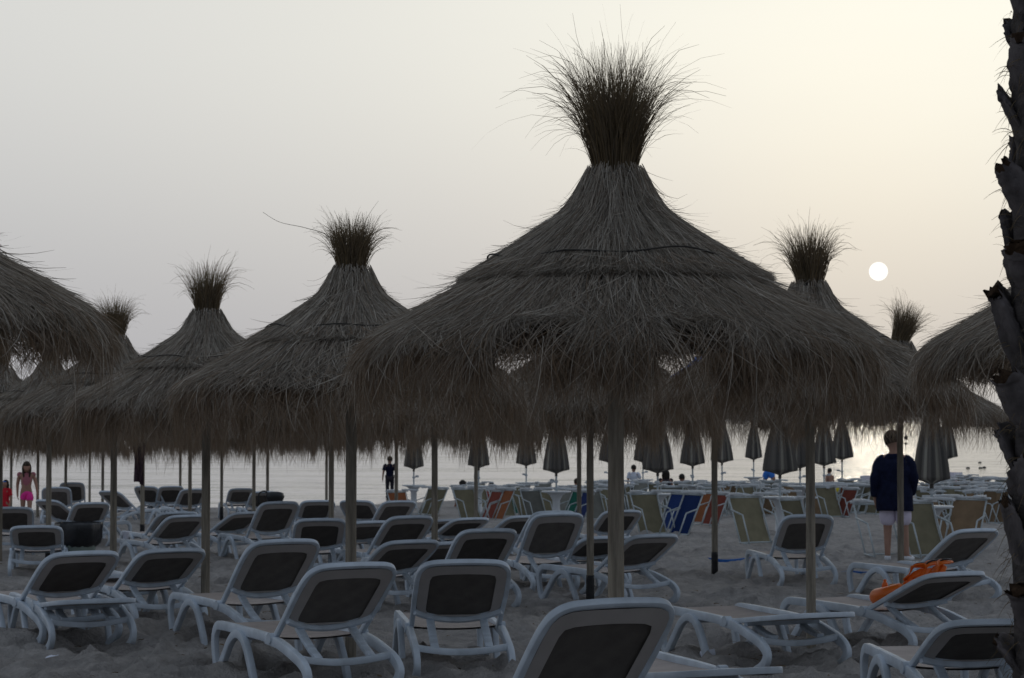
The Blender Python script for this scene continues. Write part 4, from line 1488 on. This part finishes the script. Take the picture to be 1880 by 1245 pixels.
crumpled('cloth', G(243, 997), .28, .10, M['sling'], 'crumpled pale cloth lying on the sand by the towel pole', 'cloth', 1)
crumpled('plastic_wrapper', G(96, 1212), .14, .04, M['whitecloth'], 'torn white plastic wrapper on the sand below the flat lounger', 'litter', 2)
crumpled('paper_scrap', G(1247, 1067), .10, .05, M['whitecloth'], 'small paper scrap on the sand behind a low lounger', 'litter', 3)
crumpled('bundle', on_sand(1417, 66), .38, .30, M['whitecloth'], 'white and blue bundle of towels on the sand by the blue shorts', 'towel', 4)
crumpled('towel_heap', on_sand(1450, 66), .36, .28, M['darkshorts'], 'dark heap of clothes on the sand under the bunched parasols', 'clothes', 5)


def strap(pts, label):
    P = [G(*q) + Vector((0, 0, .02)) for q in pts]
    b = MB()
    b.sweep(catmull(P, 6), rrect(.05, .016), (0, 0, 1))
    tag(put('strap', b.mesh('strap', M['bluerope'])), label, 'strap')


strap([(1238, 1025), (1270, 1028), (1310, 1026), (1345, 1021)], 'short blue strap on the sand behind the black-footed pole')
strap([(1290, 1028), (1330, 1033), (1375, 1029), (1420, 1026)], 'longer blue strap on the sand crossing the black-footed pole')
strap([(1545, 1056), (1562, 1054), (1590, 1056), (1625, 1053)], 'blue strap on the sand beside the raised lounger by the palm')
strap([(1782, 1085), (1800, 1082), (1830, 1080)], 'blue strap on the sand at the palm, under the raised lounger')

# blue sheet on the thatch of one parasol
c = on_sand(1311, 26.9)
b = MB()


def sheet(u, v):
    s = float(np.interp(.28, [0, 1], [0, 1]))
    rr = .16 + .40 * u
    a = math.pi + .55 + (v - .5) * .62 + .05 * math.sin(u * 5)
    sv = np.interp(rr, PROF[:9, 0], _S[:9])
    r, z, nr, nz = prof_at(np.array([sv]))
    k = .095 + .012 * math.sin(v * 9) * math.sin(u * 6)
    return ((r[0] + nr[0] * k) * math.cos(a), (r[0] + nr[0] * k) * math.sin(a), z[0] + nz[0] * k)


b.grid(sheet, 10, 8)
o = put('tarpaulin', b.mesh('tarpaulin', M['tarp']), loc=c)
tag(o, 'scrap of blue tarpaulin caught on the slope of a straw parasol', 'tarpaulin')

# star mobile on a string below the rim
p = W(1663, 790, 24.0)
t = thing('hanging_mobile', 'dark little star mobile dangling on a string beside the man in navy', 'mobile', p)
b = MB(); b.tube([(0, 0, .12), (0, 0, -.36)], .003, 4); put('string', b.mesh('string', M['rope']), t)
for z, r in ((-.08, .035), (-.145, .022)):
    b = MB()
    ring = []
    for k in range(10):
        rad = r if k % 2 == 0 else r * .45
        ring.append((rad * math.sin(k * math.pi / 5), rad * math.cos(k * math.pi / 5)))
    b.ring_sweep([[(x, -.006, z + y) for x, y in ring], [(x, .006, z + y) for x, y in ring]])
    put('star', b.mesh('star', M['black'], False), t)

# orange swim float on the lounger
L = LOUNGERS['c2']
rot = Matrix.Rotation(L.rotation_euler[2], 3, 'Z')
q = Vector(L.location) + rot @ Vector((.03, -.16, .44))
t = thing('swim_float', 'orange inflatable swim float lying on a white lounger under the pole', 'swim float', q - Vector((0, 0, .012)), L.rotation_euler[2])
t.scale = (.88, .88, .88)
b = MB()
pts = catmull([(.26, .10, -.01), (.14, .20, .0), (-.02, .22, .0), (-.17, .13, .0), (-.21, -.02, .03), (-.12, -.15, .09)], 6)
b.sweep(pts, [(.075 * math.cos(a * math.pi / 8), .075 * math.sin(a * math.pi / 8)) for a in range(16)], (0, 0, 1), taper=lambda u: .35 + .65 * math.sin(min(1, max(0, .12 + u * .80)) * math.pi) ** .5)
put('float_tube', b.mesh('float_tube', M['orange']), t)
b = MB(); b.sweep(catmull([(.17, .115, .077), (.08, .155, .081), (-.01, .16, .081)], 4), rrect(.05, .008), (0, 0, 1)); put('printed_panel', b.mesh('printed_panel', M['cream']), t)
b = MB(); b.sweep(catmull([(.15, .15, .079), (.07, .19, .083), (.0, .195, .083)], 4), rrect(.025, .008), (0, 0, 1)); put('printed_panel', b.mesh('printed_panel', M['tealprint']), t)
b = MB(); b.lathe([(.030, 0), (.026, .04), (.014, .055), (.016, .075), (.004, .08)], 12, (-.02, .22, .065)); put('valve', b.mesh('valve', M['orange']), t)
for k, (x, y, z, a, l) in enumerate(((.02, -.02, .10, .9, .26), (.10, -.08, .12, .5, .22), (.20, -.14, .16, 1.3, .17))):
    b = MB()
    d = Vector((math.cos(a), -math.sin(a) * .6, .35)).normalized()
    b.sweep([Vector((x, y, z)) + d * l * u + Vector((0, 0, .05 * math.sin(u * 3))) for u in (0, .2, .4, .6, .8, 1)], rrect(.085, .035), (0, .5, 1), taper=lambda u: .55 + .45 * math.sin(.4 + u * 2.4))
    put('float_fin', b.mesh('float_fin', M['orange']), t)
for k, (x, y, z, a, l) in enumerate(((.06, -.10, .16, .2, .30), (.0, -.02, .15, 1.0, .22), (.16, -.20, .20, .8, .20), (.24, -.06, .12, 1.6, .16))):
    b = MB()
    d = Vector((math.cos(a), -math.sin(a) * .7, .5)).normalized()
    b.sweep([Vector((x, y, z)) + d * l * u + Vector((.02 * math.sin(u * 9), 0, .06 * math.sin(u * 3))) for u in [q / 8 for q in range(9)]], rrect(.075, .012), (.3, .7, .4 * (-1) ** k))
    put('float_strap', b.mesh('float_strap', M['orange']), t)
    b = MB()
    b.sweep([Vector((x, y, z + .02)) + d * l * u + Vector((.02 * math.sin(u * 9) + .02, 0, .06 * math.sin(u * 3))) for u in [q / 8 for q in range(1, 8)]], rrect(.016, .010), (.3, .7, .4 * (-1) ** k))
    put('cord', b.mesh('cord', M['black']), t)

# boats and floats at the water edge


def hull(name, px, Y, L_, w, h, mat, label, cat, rot, zoff=0.0, deck=None):
    p = Vector(((px - 940) / F * Y, Y, max(SEA_Z, gz((px - 940) / F * Y, Y)) + zoff))
    t = thing(name, label, cat, p, R(rot))
    b = MB()
    rings = []
    for i in range(13):
        u = -1 + i / 6
        k = max(.03, (1 - abs(u) ** 2.6)) ** .5
        rings.append([(u * L_ / 2, w / 2 * k * math.cos(a), h * (.30 + .18 * u * u) + (h * .55 * k) * math.sin(a)) for a in [2 * math.pi * q / 14 for q in range(14)]])
    b.ring_sweep(rings)
    put('hull', b.mesh('hull', mat), t)
    if deck:
        b = MB()
        b.ring_sweep([[(u * L_ * .32, w * .3 * s, h * .80), (u * L_ * .32, w * .3 * s, h * 1.12)] for u, s in ((-1, -1), (1, -1), (1, 1), (-1, 1), (-1, -1))], close=False, caps=False)
        put('cockpit_rim', b.mesh('cockpit_rim', deck), t)
    return t


hull('pedal_boat', 1745, 80, 1.5, .9, .62, M['reddish'], 'red boat drawn up at the water edge behind the big closed parasol', 'boat', 60, .0, M['whitecloth'])
hull('pedal_boat', 1596, 78, 1.3, .9, .58, M['reddish'], 'red boat at the water edge half hidden by the man in navy', 'boat', 70, .0, M['whitecloth'])
hull('inflatable_float', 1537, 78, 1.05, .7, .34, M['yellow'], 'yellow inflatable float lying at the water edge', 'float', 8, .05)
hull('inflatable_boat', 1563, 77, .6, .5, .34, M['whitecloth'], 'white inflatable lying next to the yellow float', 'float', 20, .05)
for px, py, lab in ((1777, 860, 'lone small dark buoy on the water beyond the chair pile'), (1800, 860, 'dark buoy of the close pair near the palm, slightly lower'), (1807, 859, 'dark buoy of the close pair near the palm, on its outer side'), (1799, 850, 'dark buoy farther out above the close pair near the palm')):
    d = ray(px, py)
    p = Vector((0, 0, CAM_H)) + d * ((SEA_Z - CAM_H) / d.z)
    t = thing('buoy', lab, 'buoy', p, 0, 'buoys on the water')
    b = MB(); b.lathe([(.01, -.06), (.10, -.03), (.13, .02), (.09, .07), (.03, .09)], 14)
    put('float_ball', b.mesh('float_ball', M['black']), t)

# stray straw of the round-tufted parasol
b = MB()
b.tube(catmull([Vector((-.02, 0, 2.86)), Vector((-.16, -.03, 3.05)), Vector((-.32, -.05, 3.11)), Vector((-.50, -.06, 3.15)), Vector((-.62, -.06, 3.22))], 6), .0028, 5, .0012)
put('stray_straw', b.mesh('stray_straw', M['tuft']), ROUND)
# ------------------------------------------------------------------ palm trunk
PY = 7.0
pp = on_sand(1959, PY)
t = thing('palm_tree', 'palm tree with rough trunk of cut leaf stubs, filling the edge of the picture', 'palm tree', pp)
TR, TOP = .185, 5.2
rn = random.Random(21)
b = MB()
prof = [(TR * 1.3, -.3)] + [(TR * (1.15 if z < 6 else 1) * (1 + rn.uniform(-.05, .05)), z * .1) for z in range(0, int(TOP * 10) + 1)]
ww = [[1 + rn.uniform(-.07, .07) for _ in range(26)] for _ in prof]
b.lathe(prof, 26, wob=lambda i, k: ww[i][k])
trunk = put('trunk', b.mesh('trunk', M['bark']), t)
trunk.rotation_euler = (0, .010, 0)


def stub_mesh(seed):
    """cut leaf base: wide and flat at the trunk, narrowing up and outwards to a ragged cut"""
    rn = random.Random(seed)
    b = MB()
    rings = []
    n = 16
    path0 = [(-.03, 0, -.15), (.008, 0, -.08), (.030, 0, -.02), (.048, 0, .030), (.066, 0, .062), (.086, 0, .082)]
    wid0 = [.125, .130, .118, .098, .080, .070]
    thk0 = [.016, .028, .034, .034, .032, .028]
    path, wid, thk = [], [], []
    for q in range(16):
        f = q / 15 * 5
        i = min(4, int(f)); f -= i
        path.append(tuple(path0[i][c] * (1 - f) + path0[i + 1][c] * f for c in range(3)))
        wid.append((wid0[i] * (1 - f) + wid0[i + 1] * f) * (1 + rn.uniform(-.06, .06)))
        thk.append((thk0[i] * (1 - f) + thk0[i + 1] * f) * (1 + rn.uniform(-.12, .12)))
    n = 26
    last = len(path) - 1
    ridge = [rn.uniform(-.14, .14) for _ in range(n)]
    for i, (x, _, z) in enumerate(path):
        t_ = Vector((path[min(i + 1, last)][0] - path[max(i - 1, 0)][0], 0, path[min(i + 1, last)][2] - path[max(i - 1, 0)][2])).normalized()
        nrm = Vector((t_.z, 0, -t_.x))
        ring = []
        for k in range(n):
            a = 2 * math.pi * k / n
            j = 1 + rn.uniform(-.05, .05) + ridge[k]
            p = Vector((x, 0, z)) + Vector((0, 1, 0)) * wid[i] * math.cos(a) * j + nrm * thk[i] * math.sin(a) * j
            p -= Vector((.10, 0, 0)) * (math.cos(a) ** 2) * (wid[i] / .115) ** 2 * .55      # wraps round the trunk
            if i == last:
                p += t_ * rn.uniform(-.022, .022)
            ring.append(tuple(p))
        rings.append(ring)
    b.ring_sweep(rings)
    me = b.mesh('leaf_stub', M['stub'])
    me.materials.append(M['stub_cut'])
    me.polygons[len(me.polygons) - 1].material_index = 1
    return me


STUBS = [stub_mesh(k) for k in range(6)]
z, a, k = .15, .3, 0
while z < TOP - .1 and k < 98:
    o = put('leaf_stub', STUBS[k % 6], trunk)
    r0 = TR * .99
    o.matrix_local = (Matrix.Translation((r0 * math.cos(a), r0 * math.sin(a), z)) @ Matrix.Rotation(a, 4, 'Z') @ Matrix.Rotation(rn.uniform(-.25, .40), 4, 'Y') @ Matrix.Rotation(rn.uniform(-.25, .25), 4, 'X')
                      @ Matrix.Diagonal((rn.uniform(.35, .95), rn.uniform(.75, 1.1), rn.uniform(.65, 1.0), 1)))
    a += 2.399963 + rn.uniform(-.12, .12)
    z += .0515
    k += 1
# fibres hanging out between the stubs
rg = np.random.default_rng(5)
N = 2600
aa = rg.random(N) * 2 * np.pi
zz = rg.random(N) * (TOP - .3)
P = []
d = np.stack([np.cos(aa), np.sin(aa), rg.normal(.1, .7, N)], 1) + rg.normal(0, .5, (N, 3))
d /= np.linalg.norm(d, axis=1, keepdims=True)
p0 = np.stack([TR * 1.06 * np.cos(aa), TR * 1.12 * np.sin(aa), zz], 1)
ln = .03 + .06 * rg.random(N) ** 2
for k in range(5):
    P.append(p0 + d * (ln * k / 4)[:, None] + np.array([0, 0, -.04]) * (k / 4) ** 2)
tone = np.zeros((N, 4)); tone[:, 0] = .2; tone[:, 1] = .5; tone[:, 3] = 1
v, f, cc = ribbons(np.stack(P, 1), np.full(N, .0026), rg, tone)
put('trunk_fibre', fast_mesh('trunk_fibre', v, f, M['tuft'], cc), trunk)
# crown, above the picture
crown = MB()
for k in range(26):
    az, el = k * 2.399963, .9 - 1.3 * (k / 26)
    pts = []
    L_ = 1.9
    for i in range(9):
        u = i / 8
        pts.append(Vector((math.cos(az) * L_ * u * math.cos(el * .7), math.sin(az) * L_ * u * math.cos(el * .7), L_ * u * math.sin(el) - .9 * u * u)))
    crown.tube(pts, .018, 5, .005)
    for i in range(2, 9):
        for s in (-1, 1):
            for m in range(3):
                q = pts[i].lerp(pts[i - 1], m / 3)
                tdir = (pts[i] - pts[i - 1]).normalized()
                side = tdir.cross(Vector((0, 0, 1))).normalized() * s
                e = q + side * .32 + tdir * .20 + Vector((0, 0, -.08))
                b0 = len(crown.v)
                w = tdir * .018
                crown.v += [tuple(q - w), tuple(q + w), tuple(e)]
                crown.f.append((b0, b0 + 1, b0 + 2))
o = put('crown', crown.mesh('crown', M['frond'], False), t, (0, 0, TOP))

# ------------------------------------------------------------------ sun, sky and light
SUN_AZ = math.atan((1614 - 940) / F)
SUN_EL = math.atan((776 - 502) / F)
sd = Vector((math.sin(SUN_AZ) * math.cos(SUN_EL), math.cos(SUN_AZ) * math.cos(SUN_EL), math.sin(SUN_EL)))
sm = bpy.data.materials.new('sun disc')
sm.use_nodes = True
nt = sm.node_tree
nt.nodes.clear()
em = nt.nodes.new('ShaderNodeEmission')
em.inputs[0].default_value = (1.0, .985, .93, 1)
em.inputs[1].default_value = 1.25
om = nt.nodes.new('ShaderNodeOutputMaterial')
nt.links.new(em.outputs[0], om.inputs[0])
b = MB()
rad = 16.8 / F * 30000
b.lathe([(rad * math.sin(math.pi * max(.001, min(.999, k / 16))), -rad * math.cos(math.pi * k / 16)) for k in range(17)], 40)
o = put('sun', b.mesh('sun', sm), loc=Vector((0, 0, CAM_H)) + sd * 30000)
tag(o, 'white sun disc hanging low in the hazy evening sky', 'sun')

w = bpy.data.worlds.new('World')
SC.world = w
w.use_nodes = True
nt = w.node_tree
N, LK = nt.nodes, nt.links
bg = N['Background']


def math_n(op, a, b=None, c=None):
    n = N.new('ShaderNodeMath')
    n.operation = op
    for i, q in enumerate((a, b, c)):
        if q is None:
            continue
        if isinstance(q, (int, float)):
            n.inputs[i].default_value = q
        else:
            LK.new(q, n.inputs[i])
    return n.outputs[0]


def smooth_n(a, lo, hi, t0=0.0, t1=1.0):
    n = N.new('ShaderNodeMapRange')
    n.interpolation_type = 'SMOOTHSTEP'
    LK.new(a, n.inputs['Value'])
    n.inputs['From Min'].default_value = lo
    n.inputs['From Max'].default_value = hi
    n.inputs['To Min'].default_value = t0
    n.inputs['To Max'].default_value = t1
    return n.outputs[0]


def mix_n(f, a, b, mode='MIX'):
    n = N.new('ShaderNodeMixRGB')
    n.blend_type = mode
    for i, q in enumerate((f, a, b)):
        if isinstance(q, (int, float)):
            n.inputs[i].default_value = q
        elif isinstance(q, tuple):
            n.inputs[i].default_value = q + (1,)
        else:
            LK.new(q, n.inputs[i])
    return n.outputs[0]


tc = N.new('ShaderNodeTexCoord')
D = tc.outputs['Generated']


def dot_n(v):
    n = N.new('ShaderNodeVectorMath')
    n.operation = 'DOT_PRODUCT'
    LK.new(D, n.inputs[0])
    n.inputs[1].default_value = v
    return n.outputs['Value']


sep = N.new('ShaderNodeSeparateXYZ')
LK.new(D, sep.inputs[0])
zup = math_n('MAXIMUM', sep.outputs[2], 0.0)
ga, ge = R(13), R(13)
gl = math_n('POWER', math_n('MAXIMUM', dot_n((math.sin(ga) * math.cos(ge), math.cos(ga) * math.cos(ge), math.sin(ge))), 0.0), 17.0)
sg = math_n('POWER', math_n('MAXIMUM', dot_n(tuple(sd)), 0.0), 160.0)
haze = N.new('ShaderNodeTexNoise')
mp = N.new('ShaderNodeMapping')
mp.inputs['Scale'].default_value = (2.0, 2.0, 9.0)
LK.new(D, mp.inputs['Vector'])
LK.new(mp.outputs[0], haze.inputs['Vector'])
haze.inputs['Scale'].default_value = 1.6
haze.inputs['Detail'].default_value = 4
hz = smooth_n(haze.outputs[0], .25, .75, -.5, .5)
base = mix_n(smooth_n(zup, .0, .20), (.420, .424, .450), (.640, .647, .640))
base = mix_n(smooth_n(zup, .03, .30, 0, .0), base, (1, 1, 1))
glow = mix_n(1.0, (.302, .294, .208), smooth_n(zup, -.01, .16, .32, 1.0), 'MULTIPLY')
base = mix_n(gl, base, mix_n(1.0, base, glow, 'ADD'))
base = mix_n(math_n('MULTIPLY', sg, 1.0), base, mix_n(1.0, base, (.075, .055, .01), 'ADD'))
base = mix_n(smooth_n(hz, -.5, .5, 0, .07), base, (.62, .60, .60))
# upper sky and the sky behind the viewer: dim evening blue
base = mix_n(smooth_n(zup, .25, .62), base, (.245, .290, .355))
fr = smooth_n(dot_n((sd.x, sd.y, 0)), -.25, .75)
base = mix_n(fr, (.245, .282, .335), base)
sky = N.new('ShaderNodeTexSky')
sky.sky_type = 'NISHITA'
sky.sun_disc = False
sky.sun_elevation = SUN_EL
sky.sun_rotation = SUN_AZ
sky.dust_density = 4.0
sky.air_density = 1.2
base = mix_n(.002, base, sky.outputs[0], 'ADD')
LK.new(base, bg.inputs['Color'])
bg.inputs['Strength'].default_value = 1.0

sun = bpy.data.objects.new('sunlight', bpy.data.lights.new('sunlight', 'SUN'))
C.objects.link(sun)
sun.data.energy = 0.013
sun.data.angle = R(2.0)
sun.data.color = (1.0, .88, .68)
sun.rotation_euler = (-sd).to_track_quat('-Z', 'Y').to_euler()

SC.view_settings.view_transform = 'Standard'
SC.view_settings.look = 'None'
SC.view_settings.exposure = 0
SC.view_settings.gamma = 1
SC.render.engine = 'CYCLES'
SC.cycles.max_bounces = 5
SC.cycles.diffuse_bounces = 3
SC.cycles.glossy_bounces = 3
SC.cycles.transmission_bounces = 2
SC.cycles.caustics_reflective = False
SC.cycles.caustics_refractive = False
SC.cycles.use_denoising = True
